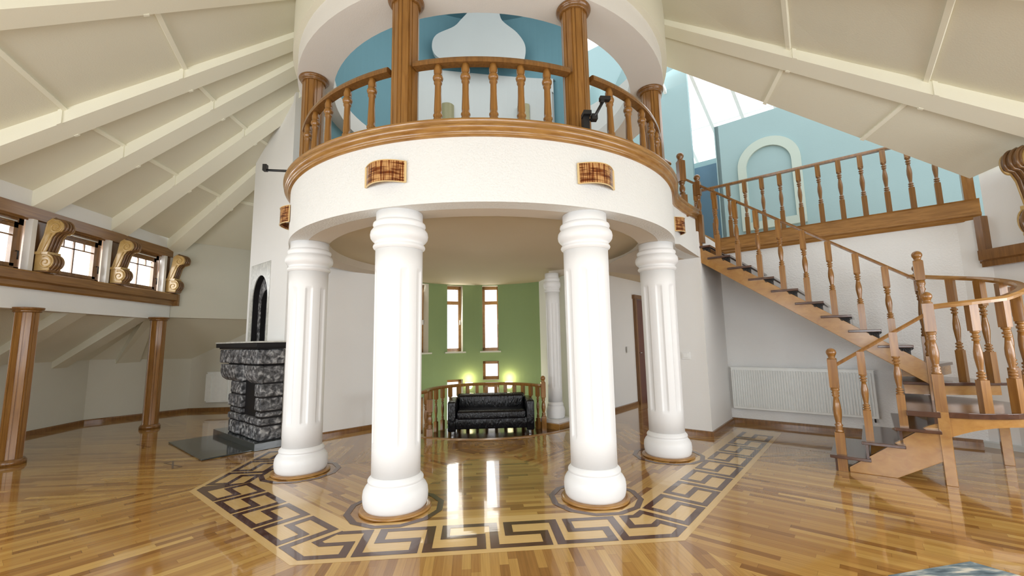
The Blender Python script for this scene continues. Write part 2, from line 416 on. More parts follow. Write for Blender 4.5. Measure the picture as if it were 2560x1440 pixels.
# arms as (arc length at start, arc length at end, side, local coordinate at start)
a0_ = tneg(0, QM); a1_ = tpos(0, QM)
ARMS = [(a0_, a1_, 0, tneg(0, QM)), (a1_, a1_+4.9, 1, tneg(1, QM))]
l1 = tpos(-1, QM)-tneg(-1, QM)
ARMS = [(a0_-l1, a0_, -1, tneg(-1, QM))]+ARMS
ARMS = [(a0_-l1-1.8, a0_-l1, -2, tpos(-2, QM)-1.8)]+ARMS
CORN = [a0_-l1, a0_, a1_]
def arm_of(a):
    for A_ in ARMS:
        if A_[0]-1e-9 <= a <= A_[1]+1e-9: return A_
    return ARMS[-1] if a > 0 else ARMS[0]
def stripe(a0, a1, q0, q1, z, mi):
    st = [a0]+[c for c in CORN if a0+1e-6 < c < a1-1e-6]+[a1]
    for i in range(len(st)-1):
        A_ = arm_of((st[i]+st[i+1])/2); k = A_[2]; (nx, ny), (tx, ty) = frame(k)
        def pt(a, q):
            x = A_[3]+(a-A_[0]); lo = tneg(k, q) if k > -2 else -9; hi = tpos(k, q) if k < 1 else 9
            if abs(a-A_[0]) < 1e-6 and k > -2: x = lo
            if abs(a-A_[1]) < 1e-6 and k < 1: x = hi
            x = min(max(x, lo), hi); qq = q+DQ[k]
            return (nx*qq+tx*x, ny*qq+ty*x)
        fpoly([pt(st[i], q0), pt(st[i+1], q0), pt(st[i+1], q1), pt(st[i], q1)], z, mi, uvf((tx, ty), (nx, ny)))
LC = a1_
stripe(ARMS[0][0]+.02, LC+4.75, 3.47, 2.80, .0010, 1)
PER = .53; WB = .062
QO, QI = 3.375, 2.965
def alongbar(a0, a1, q): stripe(a0-WB/2, a1+WB/2, q+WB/2, q-WB/2, .0022, 2)
def crossbar(a, q0, q1): stripe(a-WB/2*1.15, a+WB/2*1.15, q0+WB/2, q1-WB/2, .0024, 2)
for k in range(-11, 12):
    x = -.07+k*PER
    if x < ARMS[0][0]+.05 or x+PER > LC+4.75: continue
    crossbar(x, QO, QI)                          # long bar
    alongbar(x, x+PER*.80, QO)                   # outer bar
    crossbar(x+PER*.80, QO, QM)                  # short bar
    alongbar(x+PER*.24, x+PER*.80, QM)           # middle bar
    crossbar(x+PER*.24, QM, QI)                  # short bar
    alongbar(x+PER*.24, x+PER, QI)               # inner bar
# twelve-sided dark rings round the columns, small motif by the hearth
COLS = []
for kk in (-1.5, -.5, .5, 1.5):
    a = kk*.7748; COLS.append((2.6496*sin(a), -2.6496*cos(a)))
for cx, cy in COLS:
    for i in range(12):
        a, b = 2*PI*i/12+.26, 2*PI*(i+1)/12+.26
        fpoly([(cx+r*cos(t), cy+r*sin(t)) for r, t in ((.418, a), (.478, a), (.478, b), (.418, b))], .0030, 2, uvf((1, 0), (0, 1)))
def motif(a, d, l, w):
    for s in (-1, 1):
        p = [AD(a+s*l-.012, d-w, 0), AD(a+s*l+.012, d-w, 0), AD(a+s*l+.012, d+w, 0), AD(a+s*l-.012, d+w, 0)]
        fpoly([q[:2] for q in p], .0016, 2, uvf((1, 0), (0, 1)))
        p = [AD(a-l, d+s*w-.01, 0), AD(a+l, d-s*w-.01, 0), AD(a+l, d-s*w+.01, 0), AD(a-l, d+s*w+.01, 0)]
        fpoly([q[:2] for q in p], .0018+.0002*s, 2, uvf((1, 0), (0, 1)))
motif(2.75, 3.4, .22, .05); motif(4.6, 3.4, .22, .05)
o = struct('floor', fl, [FLOOR, INL, IND], 'glossy plank parquet floor with a dark Greek key border')
# rim of the sunken part, sunken platform
mb = MB(); mb.sweep(arc(EDGE[0], EDGE[1], 2.155, 195, 345, 60, 0), [(-.03, -.16), (.03, -.16), (.03, .006), (-.03, .012)])
struct('trim_1', mb, OAKH, 'thin wooden trim along the curved floor edge before the sofa')
mb = MB()
pl = [(x, y) for x, y, z in arc(.03, .98, 1.2, 0, 360, 48)[:-1]]
mb.prism(pl, -.24, -.1); mb.prism([(.9, .45), (2.3, .45), (2.3, 2.2), (1.25, 2.2), (.9, 1.4)], -.24, -.101)
b2 = MB(); b2.prism([(-2.4, .2), (2.4, .2), (2.4, 4.6), (-2.4, 4.6)], -3.0, -2.85)
struct('floor_platform', mb, TREAD, 'sunken dark glossy platform under the black sofa')
struct('floor_lower', b2, OAKL, 'lower storey floor at the foot of the stairwell')

# ------------------------------------------------------------------ columns
def white_column(cx, cy, H=2.96, k=1.0, label='', name='white_column', z0=0, group='white columns under the balcony', ring=True):
    t = thing(name, label, 'column', (cx, cy, z0), 0, group)
    if ring:
        m0 = MB(); m0.lathe([(0.003, .345), (.018, .345), (.028, .33), (.03, .30)], n=48); m0.build('base_ring', OAKH, t)
    b = MB(); r = k
    b.lathe([(.02, .27*r), (.025, .285*r), (.05, .302*r), (.09, .311*r), (.14, .314*r), (.19, .308*r), (.225, .29*r), (.25, .268*r), (.262, .262*r), (.268, .262*r), (.272, .268*r), (.29, .268*r), (.30, .262*r), (.315, .247*r), (.33, .238*r)], n=56)
    b.build('base', COLW, t)
    s = MB(); z1 = H-.40
    gz0, gz1 = .62, H-.62
    def rf(a, z, q):
        g = ((a-PI/8) % (PI/4)); g = min(g, PI/4-g)*q     # distance from groove centre
        half = .041*r
        e = 1.0 if gz0 < z < gz1 else 0.0
        if e == 0: dz = max(gz0-z, z-gz1); e = 1 if dz < 0 else 0
        if g < half: return q-.019*r*e*math.sqrt(max(0, min(1, (half-g)/(.022*r))))
        return q
    zs = [.32, gz0-.03, gz0-.001, gz0+.02]+[gz0+.02+(gz1-gz0-.04)*i/10 for i in range(1, 10)]+[gz1-.02, gz1+.001, gz1+.03, z1+.02]
    s.lathe([(z, (.236+.006*(z/H))*r) for z in zs], n=240, rf=rf)
    s.build('shaft', COLW, t)
    c = MB()
    c.lathe([(z1, .243*r), (z1+.01, .25*r), (z1+.02, .263*r), (z1+.035, .268*r), (z1+.05, .263*r), (z1+.06, .25*r), (z1+.075, .25*r), (z1+.085, .258*r), (z1+.10, .275*r),
             (z1+.125, .292*r), (z1+.16, .298*r), (z1+.195, .292*r), (z1+.22, .275*r), (z1+.23, .262*r), (z1+.24, .26*r), (z1+.25, .266*r), (z1+.265, .272*r), (z1+.285, .268*r), (z1+.298, .252*r),
             (z1+.305, .243*r), (z1+.31, .243*r), (z1+.316, .24*r), (z1+.40, .24*r)], n=56)
    c.build('capital', COLW, t)
    return t
LBL = ['white fluted column nearest the fireplace', 'white fluted column at front left of the balcony, shining floor behind it', 'white fluted column at front right of the balcony',
       'white fluted column nearest the light switch and staircase']
for (x, y), l in zip(COLS, LBL): white_column(x, y, label=l)
t = white_column(1.40, 1.72, 2.93, .60, 'slimmer white column on a low wooden plinth right of the sofa', 'slim_column', .05, None, False)
pb = MB(); pb.box((0, 0, -.012), (.23, .23, .03), (cos(.75), sin(.75), 0), (-sin(.75), cos(.75), 0)); pb.build('white_slab', COLW, t)
pb = MB(); pb.box((0, 0, -.097), (.30, .30, .055), (cos(.75), sin(.75), 0), (-sin(.75), cos(.75), 0)); pb.build('wooden_plinth', OAKL, t, .006)

# ------------------------------------------------------------------ round balcony
RD = 2.915; ZB, ZT = 2.96, 3.63
def drum_path(r_off, z):
    p = [(RD*cos(rad(a)), RD*sin(rad(a))) for a in [200-222*i/74 for i in range(0)]]
    pts = [(RD*cos(rad(a)), RD*sin(rad(a))) for a in [170+i*(163)/80 for i in range(81)]]     # 170 .. 333
    pts += [(2.70, -1.115), (2.78, -.95), (2.88, -.80), (3.01, -.66), (3.17, -.49), (3.36, -.31), (3.60, -.10)]
    return [(x, y, z) for x, y in pts]
mb = MB(); P = drum_path(0, 0)
mb.sweep([(x, y, 0) for x, y, z in P], [(0, ZB), (0, ZT), (-.22, ZT), (-.22, ZB)])
struct('wall_balcony', mb, PLW, 'white roughcast face of the round balcony')
# soffit ring + tray
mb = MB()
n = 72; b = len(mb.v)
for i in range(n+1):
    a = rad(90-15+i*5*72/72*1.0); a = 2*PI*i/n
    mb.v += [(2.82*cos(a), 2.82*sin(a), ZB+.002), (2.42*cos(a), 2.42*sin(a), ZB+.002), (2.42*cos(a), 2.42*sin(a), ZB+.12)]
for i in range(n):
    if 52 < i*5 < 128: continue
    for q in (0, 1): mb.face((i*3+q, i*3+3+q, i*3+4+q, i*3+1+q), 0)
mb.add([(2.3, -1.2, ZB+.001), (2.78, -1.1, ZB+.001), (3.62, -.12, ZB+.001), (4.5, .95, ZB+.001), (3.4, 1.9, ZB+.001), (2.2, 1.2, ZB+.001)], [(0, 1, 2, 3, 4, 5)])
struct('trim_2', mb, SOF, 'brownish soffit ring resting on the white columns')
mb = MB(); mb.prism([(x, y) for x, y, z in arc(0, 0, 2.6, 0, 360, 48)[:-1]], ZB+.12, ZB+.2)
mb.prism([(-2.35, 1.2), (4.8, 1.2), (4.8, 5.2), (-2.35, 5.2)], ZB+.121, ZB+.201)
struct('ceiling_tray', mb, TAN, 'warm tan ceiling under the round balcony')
mb = MB(); mb.prism([(x, y) for x, y, z in [(a*.96, b*.96, c) for a, b, c in drum_path(0, 0)]]+[(4.6, .9), (6.0, 2.3), (3.5, 5.2), (-2.6, 5.0)], 3.40, 3.50)
struct('floor_upper', mb, OAKL, 'upper storey floor of the round balcony')
# wooden ledge moulding following the balcony
mb = MB(); path = [(x, y, 0) for x, y, z in P]
path = path[:-1]+[(3.585, -.115, 0)]
mb.sweep(path, [(-.16, ZT), (.03, ZT), (.045, ZT+.02), (.038, ZT+.04), (.06, ZT+.05), (.085, ZT+.075), (.082, ZT+.10), (.068, ZT+.11), (.095, ZT+.13), (.095, ZT+.15), (.06, ZT+.165), (-.16, ZT+.165)], smooth=True)
struct('trim_3', mb, OAKH, 'moulded wooden ledge along the balcony edge')
ZL = ZT+.165
# wooden posts
def wood_post(cx, cy, z0, z1, r, label, name, group, mat=OAKV, capital=True):
    t = thing(name, label, 'column', (cx, cy, z0), 0, group)
    s = MB(); H = z1-z0; seg = []
    for i in range(8):
        a = 2*PI*i/8+PI/8; a2 = 2*PI*(i+1)/8+PI/8
        p0, p1 = Vector((cos(a), sin(a)))*r, Vector((cos(a2), sin(a2)))*r
        nrm = Vector((cos((a+a2)/2), sin((a+a2)/2)))
        for f, dd in ((.0, -.012), (.06, -.012), (.08, 0), (.30, 0), (.32, -.008), (.36, -.008), (.38, 0), (.92, 0), (.94, -.012)):
            q = p0.lerp(p1, f)+nrm*dd; seg.append((q.x, q.y))
    s.prism(seg, 0, H); s.build('shaft', mat, t)
    b = MB(); b.lathe([(0, r*1.1), (.05, r*1.1), (.06, r*1.02), (.07, r*.9)] , n=24)
    if capital:
        c = MB(); c.lathe([(H-.075, r*.98), (H-.07, r*1.08), (H-.055, r*1.13), (H-.045, r*1.1), (H-.035, r*1.24), (H-.012, r*1.32), (H, r*1.3)], n=40); c.build('capital', OAKD if mat is OAKV else mat, t)
    return t, b
WP = [(-2.50, -.98), (-.955, -2.51), (.955, -2.51), (2.52, -1.0)]
WL = ['wooden balcony post at the far left beside the sloped ceiling', 'thick wooden balcony post left of the centre railing', 'thick wooden balcony post with the black arm bracket', 'wooden balcony post at the right end of the ring']
for (x, y), l in zip(WP, WL): wood_post(x, y, ZL-.01, 5.40, .152, l, 'wooden_post', 'round posts of the balcony')
def turned(prof, n=20):
    b = MB(); b.lathe(prof, n=n); return b
BH = 4.515-ZL
bp = [(0, .048), (.012, .056), (.06, .06), (.085, .055), (.10, .042), (.108, .047), (.122, .047), (.13, .04), (.15, .05), (.165, .05), (.18, .040), (.21, .042), (.38, .036), (.50, .033), (.515, .043), (.53, .044), (.54, .036), (.555, .05), (.58, .056), (.60, .05), (.61, .038), (.63, .044), (.67, .046), (.70, .036), (BH+.01, .034)]
BALM = turned(bp).build('baluster', OAKV); BALME = BALM.data; bpy.data.objects.remove(BALM)
def place(me, name, loc, parent, rz=0, label=None):
    o = bpy.data.objects.new(name, me); C.objects.link(o); o.location = loc; o.rotation_euler = (0, 0, rz); o.parent = parent
    if label: o['label'] = label
    return o
RR = 2.76
def ang(x, y): return math.degrees(math.atan2(y, x))
RAILS = 'curved railings of the balcony'
def balustrade(a0, a1, angs, label, ext=None, newel=None):
    t = thing('balcony_railing', label, 'railing', (0, 0, 0), 0, RAILS)
    h = MB(); pts = arc(0, 0, RR, a0, a1, 24, 4.515)
    if ext: pts += [(x, y, 4.515) for x, y in ext]
    h.sweep(pts, [(-.05, 0), (.05, 0), (.055, .03), (.045, .06), (.02, .07), (-.02, .07), (-.045, .06), (-.055, .03)], smooth=False); h.build('handrail', OAKD, t)
    for a in angs:
        if isinstance(a, tuple): place(BALME, 'baluster', (a[0], a[1], ZL), t)
        else: place(BALME, 'baluster', (RR*cos(rad(a)), RR*sin(rad(a)), ZL), t)
    return t
def angs_between(a0, a1, n, m=.7): 
    st = (a1-a0)/(n-1+2*m); return [a0+st*(m+i) for i in range(n)]
A = [ang(*p) for p in WP]; A = [a if a < 0 else a for a in A]
hw = math.degrees(.152/RR)
balustrade(A[0]+hw, A[1]-hw, angs_between(A[0]+hw, A[1]-hw, 5, .6), 'curved balcony railing of five balusters left of the centre')
balustrade(A[1]+hw, A[2]-hw, angs_between(A[1]+hw, A[2]-hw, 5, .9), 'centre balcony railing between the two thick posts')
balustrade(A[2]+hw, A[3]-hw, angs_between(A[2]+hw, A[3]-hw, 5, .8), 'curved balcony railing right of the black arm bracket')
t = balustrade(A[3]+hw, -13, [-17.0], 'short balcony railing ending in a newel at the stair head', ext=[(2.80, -.52), (2.93, -.40), (3.1, -.27)])
for q in ((2.74, -.62), (2.91, -.43)): place(BALME, 'baluster', (q[0], q[1], ZL-.03), t)

def newel_mesh(H, w, blocks, ball=True):
    """turned newel: square blocks (z0,z1) with turned parts between"""
    b = MB(); z = 0; prev = 0
    for z0, z1 in blocks:
        b.box((0, 0, (z0+z1)/2), (w/2, w/2, (z1-z0)/2))
    ends = [(blocks[i][1], blocks[i+1][0]) for i in range(len(blocks)-1)]
    for a, c in ends:
        L = c-a; r = w/2
        pf = [(0, .9), (.03, .98), (.06, .7), (.09, .92), (.12, .68), (.16, .92), (.19, .62), (.24, .66), (.36, .86), (.5, .92), (.64, .78), (.78, .56), (.82, .86), (.85, .62), (.88, .9), (.91, .66), (.95, .98), (1, .9)]
        b.lathe([(a+f*L, q*r) for f, q in pf], n=20)
    if ball:
        z = blocks[-1][1]; r = w*.56
        b.lathe([(z, r*.9), (z+.012, r*.9), (z+.02, r*.62), (z+.035, r*.7)]+[(z+.03+r+r*sin(t), r*max(.02, cos(t))) for t in [-.7+i*(PI/2+.7)/9 for i in range(10)]], n=20)
    return b
NM = newel_mesh(1.12, .11, [(0, .38), (.62, .98)]); 
o = NM.build('newel_post', OAKD, t); o.location = (3.30, -.30, ZL-.19)

# upper ring
mb = MB(); mb.lathe([(5.40, 2.42), (5.40, 2.90), (5.70, 2.90), (5.70, 2.97), (6.75, 2.97), (6.75, 2.94), (5.72, 2.94), (5.72, 2.42), (5.40, 2.42)], n=96, nocap=True)
mb.m = [1 if (len(mb.f) and 3*96 > i >= 2*96) or (4*96 > i >= 3*96) else 0 for i, f in enumerate(mb.f)]
o = struct('wall_ring', mb, [plaster('ring_white', (.80, .78, .735), .15, 70), CEI], 'white ring beam above the round balcony')
mod = o.modifiers.new('split', 'EDGE_SPLIT'); mod.split_angle = rad(30)
# small round detector on the ring's left outside
mb = MB(); mb.lathe([(0, .05), (.03, .05), (.045, .03), (.05, .005)], n=20); o = mb.build('ceiling_detector', WHITEP); o.location = (-2.97, .1, 5.9); o.rotation_euler = (0, -PI/2, 0)
tag(o, 'small white round detector on the ring wall beside the beams', 'detector')

# balcony back: apse
mb = MB(); b = len(mb.v)
def apse(a, z, o=0): return ((2.62+o)*cos(rad(a)), (2.62+o)*sin(rad(a)), z)
for i in range(36):
    a0, a1 = 36+i*4, 36+(i+1)*4
    mb.add([apse(a0, 3.5), apse(a1, 3.5), apse(a1, 9.4), apse(a0, 9.4)], [(0, 1, 2, 3)], 0, True)
mb.prism([(x, y) for x, y, z in arc(0, 0, 2.75, 0, 360, 40)[:-1]], 9.4, 9.5)  # roof cap added to darken the apse
struct('wall_apse', mb, BLUE2, 'blue curved wall at the back of the balcony')
mb = MB()
for i in range(24):
    a0, a1 = 50+i*3.2, 50+(i+1)*3.2
    ztop = lambda a: 7.25+.68*max(0, cos(rad((a-95)*1.55)))
    P_ = [apse(a0, 3.5, -.12), apse(a1, 3.5, -.12), apse(a1, ztop(a1), -.12), apse(a0, ztop(a0), -.12), apse(a0, ztop(a0), 0), apse(a1, ztop(a1), 0)]
    mb.add(P_, [(0, 1, 2, 3), (3, 2, 5, 4)], 0)
    P_ = [apse(a0, 3.5, -.2), apse(a1, 3.5, -.2), apse(a1, ztop(a1)-.35, -.2), apse(a0, ztop(a0)-.35, -.2), apse(a0, ztop(a0)-.35, -.1), apse(a1, ztop(a1)-.35, -.1)]
    mb.add(P_, [(0, 1, 2, 3), (3, 2, 5, 4)], 0)
struct('trim_4', mb, GREYP, 'pale grey raised lower band of the apse wall')
mb = MB()
for i in range(8):
    a0, a1 = 180+i*3, 183+i*3
    mb.add([apse(a0, 3.5, .1), apse(a1, 3.5, .1), apse(a1, 5.5, .1), apse(a0, 5.5, .1)], [(0, 1, 2, 3)])
struct('wall_apse_return', mb, PLS, 'short white wall at the left end of the balcony')
# suspended free-form plaster panel over the apse, and a blue one left of it
def blob(pts, y, th, name, mat, label):
    mb = MB(); n = len(pts); sm = []
    for i in range(n):
        p0, p1, p2, p3 = [Vector(pts[(i+k) % n]) for k in (-1, 0, 1, 2)]
        for j in range(6):
            t = j/6; q = .5*((2*p1)+(-p0+p2)*t+(2*p0-5*p1+4*p2-p3)*t*t+(-p0+3*p1-3*p2+p3)*t**3); sm.append(q)
    mb.extr([(q.x, y, q.y) for q in sm], (0, th, 0)); return struct(name, mb, mat, label)
blob([(-.80, 7.90), (-1.04, 8.02), (-1.12, 8.25), (-1.02, 8.52), (-.62, 8.75), (-.42, 8.98), (-.1, 9.3), (.35, 9.25), (.48, 8.95), (.82, 8.66), (1.0, 8.35), (.97, 8.0), (.82, 7.92), (.3, 7.86), (-.3, 7.86)], 2.02, .12, 'trim_5', GREYP, 'pale grey free-form plaster shape on the apse wall')

# ------------------------------------------------------------------ sloped ceiling and beams
AP = 6.95
def octr(adeg, ap): 
    k = round(adeg/45)*45; return ap/cos(rad(adeg-k))
def under(adeg, f): # underside of a beam: f 0 at the ring, 1 at the eaves line
    R0, Re = 2.96, octr(adeg, AP)
    R = R0+(Re-R0)*f; z = 6.33+(3.70-6.33)*f
    return Vector((R*cos(rad(adeg)), R*sin(rad(adeg)), z))
def depth(f): return .12+.16*f
BANG = [-45, -22.5, -67.5, -90, -112.5, -131, -149.5, -170, 179.3, 167.5, 156.5]
BL = {-149.5: 1}
cnt = 5
for a in BANG:
    mb = MB(); t = Vector((-sin(rad(a)), cos(rad(a)), 0)); w = .135
    fe = 1.02 if abs(a) > 150 else 1.0
    if -140 < a < -60: fe = 1.28
    lo0, lo1 = under(a, -.02), under(a, fe); up0 = lo0+Vector((0, 0, depth(0)+.1)); up1 = lo1+Vector((0, 0, depth(1)+.2))
    mb.hexa([lo0-t*w, lo0+t*w, lo1+t*w*1.25, lo1-t*w*1.25], [up0-t*w, up0+t*w, up1+t*w*1.25, up1-t*w*1.25])
    cnt += 1; struct('trim_%d' % cnt, mb, BEAM, 'cream radial ceiling beam')
# panels
mb = MB()
seq = [-226, -214, -203.5, -192.5, -180.7, -170, -149.5, -131, -112.5, -90, -67.5, -45, -22.5]
def pan(a, f):
    p = under(a, f); p.z += depth(f); return p
def pan_face(a0, a1, batt=True):
    fs = [0, .25, .5, .75, 1.0]
    ext = 1.3 if (-150 < (a0+a1)/2 < -30) else 1.0
    if ext > 1: fs.append(1.3)
    n = max(1, int(abs(a1-a0)/4))
    # straight panels between beams
    for j in range(len(fs)-1):
        mb.add([pan(a0, fs[j]), pan(a1, fs[j]), pan(a1, fs[j+1]), pan(a0, fs[j+1])], [(0, 1, 2, 3)])
    if batt:
        for f in (.36, .68):
            p0, p1 = pan(a0, f), pan(a1, f); d = (p1-p0).normalized(); rr = Vector((cos(rad((a0+a1)/2)), sin(rad((a0+a1)/2)), -.66)).normalized()
            up = d.cross(rr); up = up if up.z > 0 else -up
            mb.box((p0+p1)/2-up*.012, ((p1-p0).length/2, .022, .02), d, rr, up, 1)
for i in range(len(seq)-1): pan_face(seq[i], seq[i+1])
# narrow panel between the right corner beam and the open upper storey
q0, q1 = pan(-22.5, 0), pan(-22.5, 1)
e0, e1 = Vector((3.07, -.49, 6.20)), Vector((7.02, -1.585, 3.846))
mb.add([q0, q1, e1, e0], [(0, 1, 2, 3)]); mb.add([e0, e1, e1+Vector((0, 0, .15)), e0+Vector((0, 0, .15))], [(0, 1, 2, 3)])
for f in (.36, .68):
    p0, p1 = q0.lerp(q1, f), e0.lerp(e1, f); d = (p1-p0).normalized(); rr = (q1-q0).normalized(); up = d.cross(rr); up = up if up.z > 0 else -up
    mb.box((p0+p1)/2-up*.012, ((p1-p0).length/2, .022, .02), d, rr, up, 1)
for a in BANG:   # battens run on over the near sides of the beams
    t = Vector((-sin(rad(a)), cos(rad(a)), 0)); rr = (under(a, 1)-under(a, 0)).normalized()
    for f in (.36, .68):
        for s in (-1, 1):
            p = under(a, f)+t*s*(.137+.034*f)+Vector((0, 0, depth(f)/2)); mb.box(p, (.012, .022, depth(f)/2), t, rr, (0, 0, 1), 1)
mb2 = MB()
o = struct('ceiling', mb, [CEI, BEAM], 'cream sloped ceiling panels with thin battens', fix=False)
so = o.modifiers.new('solid', 'SOLIDIFY'); so.thickness = .02; so.offset = 0

# ------------------------------------------------------------------ west window wall
UW = -6.95
cv = [-1.22, .13, 1.49, 2.92]       # bracket positions
mb = MB()
mb.box((UW, 0, 2.36), (.12, 2.96, .16)); struct('wall_west_beam', mb, PLS, 'white beam carried by the wooden columns on the left')
mb = MB()
mb.sweep([(UW+.12, 2.98, 0), (UW+.12, -2.95, 0)][::-1], [(0, 2.50), (.04, 2.50), (.06, 2.53), (.06, 2.60), (.13, 2.62), (.13, 2.74), (.11, 2.76), (-.2, 2.76), (-.2, 2.5)])
mb.box((UW+.02, 3.0, 2.63), (.24, .03, .13))
struct('trim_20', mb, OAKY, 'wide wooden window ledge above the white beam')
mb = MB(); mb.box((UW, 0, 3.66), (.10, 2.96, .09)); mb.box((UW-.02, 0, 3.60), (.05, 2.96, .05)); struct('trim_21', mb, OAKY, 'dark wooden header above the left windows')
mb = MB(); mb.box((UW-.02, 0, 4.05), (.08, 2.96, .30)); struct('wall_west_top', mb, PLS, 'white strip above the window header')
def west_window(v0, v1, idx, label):
    t = thing('window_%d' % idx, label, 'window', (UW-.06, (v0+v1)/2, 2.76)); t['kind'] = 'structure'
    w, h = (v1-v0)/2, .80
    f = MB()
    for s in (-1, 1): f.box((0, s*(w-.035), h/2), (.04, .035, h/2))
    f.box((0, 0, .03), (.04, w, .03)); f.box((0, 0, h-.05), (.04, w, .05)); f.build('window_frame', OAKD, t)
    g = MB(); iw = w-.07
    for s in (-1, 1): g.box((.01, s*(iw-.03), h/2), (.03, .03, h/2-.07))
    g.box((.01, 0, .085), (.03, iw, .03)); g.box((.01, 0, h-.125), (.03, iw, .03)); sash = g.build('sash', BRWN, t)
    m_ = MB(); m_.box((.01, 0, h/2-.02), (.012, .011, h/2-.12)); m_.box((.01, 0, h*.66), (.012, iw-.05, .011))
    for s in (-1, 1): m_.box((.01, s*(iw-.05)/2, h*.77), (.012, .01, h*.10))
    m_.build('glazing_bars', BRWN, sash)
    p = MB(); p.box((-.005, 0, h/2), (.003, iw, h/2-.08)); p.build('pane', GLASS, t)
    hd = MB(); hd.tube([(.05, iw-.0, .3), (.08, iw, .3), (.08, iw, .17)], .01); hd.build('handle', BLACKM, sash)
    r = MB(); r.tube([(.06, -w+.1, h-.06), (.06, w-.12, h-.06)], .012); r.build('curtain_rod', RADM, t)
    return t
names = ['left window partly cut off by the picture edge', 'bright left window between the two nearer scroll brackets', 'bright left window between the two farther scroll brackets']
for i in range(3):
    west_window(cv[i]+.17, cv[i+1]-.30+.10, i+1, names[i])
mb = MB()
for v in cv: 
    mb.box((UW-.03, v, 3.18), (.09, .11, .44))
struct('wall_west_piers', mb, BRWN, 'dark piers between the left windows')
mb = MB()
for v in cv: mb.box((UW+.05, v-.16, 3.16), (.05, .035, .41))
struct('trim_22', mb, PLS, 'white vertical strips beside the scroll brackets')

# scroll brackets
def spiral(cx, cz, r0, r1, t0, turns, y, n=40, sgn=1):
    return [(cx+(r0+(r1-r0)*i/n)*cos(t0+sgn*turns*2*PI*i/n), y, cz+(r0+(r1-r0)*i/n)*sin(t0+sgn*turns*2*PI*i/n)) for i in range(n+1)]
def bracket():
    t = thing('scroll_bracket', '', 'bracket', (0, 0, 0), 0, 'carved scroll brackets under the ceiling beams')
    # profile in local x (out of the wall) and z (0..0.86)
    prof = [(0, 0), (.20, 0), (.215, .02), (.22, .035)]
    prof += [(.15+.12*cos(a), .155+.12*sin(a)) for a in [rad(-60+i*15) for i in range(12)]]
    prof += [(.09, .275), (.12, .30), (.15, .33), (.18, .44), (.21, .55), (.27, .63)]
    prof += [(.25+.125*cos(a), .71+.115*sin(a)) for a in [rad(-35+i*14) for i in range(10)]]
    prof += [(.20, .85), (.13, .80), (.115, .70), (.10, .58), (.05, .42), (.02, .30), (0, .27)]
    W = .085
    b = MB(); b.extr([(x, -W, z) for x, z in prof], (0, 2*W, 0)); b.build('body', BRWN, t, .006)
    f = MB()     # raised ribs on the front
    fr = [p for p in prof[3:] if p[0] > .08][:-1]
    for y in (-.05, 0, .05): f.tube([(x+.004, y, z) for x, z in fr], .016, 8)
    f.build('front_flutes', BRWN, t)
    for s in (-1, 1):
        g = MB(); y = s*(W+.004)
        inner = [(.15+(x-.15)*.86+.0, z*.94+.03) for x, z in prof]
        g.extr([(x*.90+.012, y-.006, z*.94+.025) for x, z in prof], (0, .012, 0))
        g.tube([(x*.93+.008, y, z*.96+.018) for x, z in prof[1:]], .011, 6)
        g.tube(spiral(.255, .70, .10, .012, rad(60), 1.6, y+s*.008, sgn=-1), [.017-.009*i/40 for i in range(41)], 8)
        g.tube(spiral(.155, .15, .10, .012, rad(110), 1.6, y+s*.008, sgn=-1), [.017-.009*i/40 for i in range(41)], 8)
        g.tube([(.20, y+s*.008, .60), (.15, y+s*.008, .48), (.10, y+s*.008, .34), (.08, y+s*.008, .27)], .010, 8)
        g.build('side_scroll', GOLD, t, fix=True)['label'] = 'gilded carved side of the bracket'
    c = MB(); c.box((.09, 0, .295), (.10, W+.02, .022)); c.build('collar', GOLD, t, .005)
    return t
br = bracket()
br.location = (UW+.08, cv[2], 2.77); br['label'] = 'carved gilded scroll bracket between the two full left windows'
dup(br, (UW+.08, cv[1], 2.77), 0, 'carved gilded scroll bracket nearest the left picture edge')
dup(br, (UW+.08, cv[3], 2.77), 0, 'carved gilded scroll bracket at the corner beside the plain wall')
be = dup(br, (6.93, -2.42, 2.75), PI, 'large gilded scroll bracket high at the right picture edge'); be.scale = (1.15, 1.25, 1.38)
for (x, y), l in zip([(-6.72, 2.50), (-6.78, -.06)], ['slim wooden column standing before the low cream wall', 'wooden column at the left picture edge']):
    t, b = wood_post(x, y, 0, 2.22, .135, l, 'wooden_column', 'wooden columns under the window wall')
    b = MB(); b.lathe([(0, .17), (.05, .17), (.065, .155), (.08, .15)], n=28); b.build('base', OAKD, t)
t, b = wood_post(7.02, -2.62, 0, 2.76, .10, 'dark red wooden column below the right bracket', 'wooden_column', 'wooden columns under the window wall', DARKW)
# knee walls, low sloped ceiling
mb = MB()
def outp(v): return v
low = [(-8.66, -3.3), (-8.62, 3.3), (-7.35, 4.66), (-1.9, 4.66)]
def hgt(i): return [1.32, 1.32, 1.50, 3.2][i]
pts = low
for i in range(2):
    a, b_ = pts[i], pts[i+1]
    mb.add([(a[0], a[1], 0), (b_[0], b_[1], 0), (b_[0], b_[1], hgt(i+1)+.3), (a[0], a[1], hgt(i)+.3)], [(0, 1, 2, 3)])
mb.add([(-7.35, 4.66, 0), (-1.9, 4.66, 0), (-1.9, 4.66, 4.5), (-7.35, 4.66, 4.5)], [(0, 1, 2, 3)])
mb.add([(-8.66, -3.0, 0), (-6.95, -2.9, 0), (-6.95, -2.9, 4), (-8.66, -3.0, 4)], [(0, 1, 2, 3)])
struct('wall_west', mb, PLC, 'low cream wall behind the wooden columns')
mb = MB(); mb.sweep([(x+.01*(i < 2), y-.01, 0) for i, (x, y) in enumerate(low)], [(.0, 0), (.025, 0), (.025, .06), (.015, .085), (0, .085)])
struct('baseboard_west', mb, OAKD, 'dark wooden baseboard along the low cream wall')
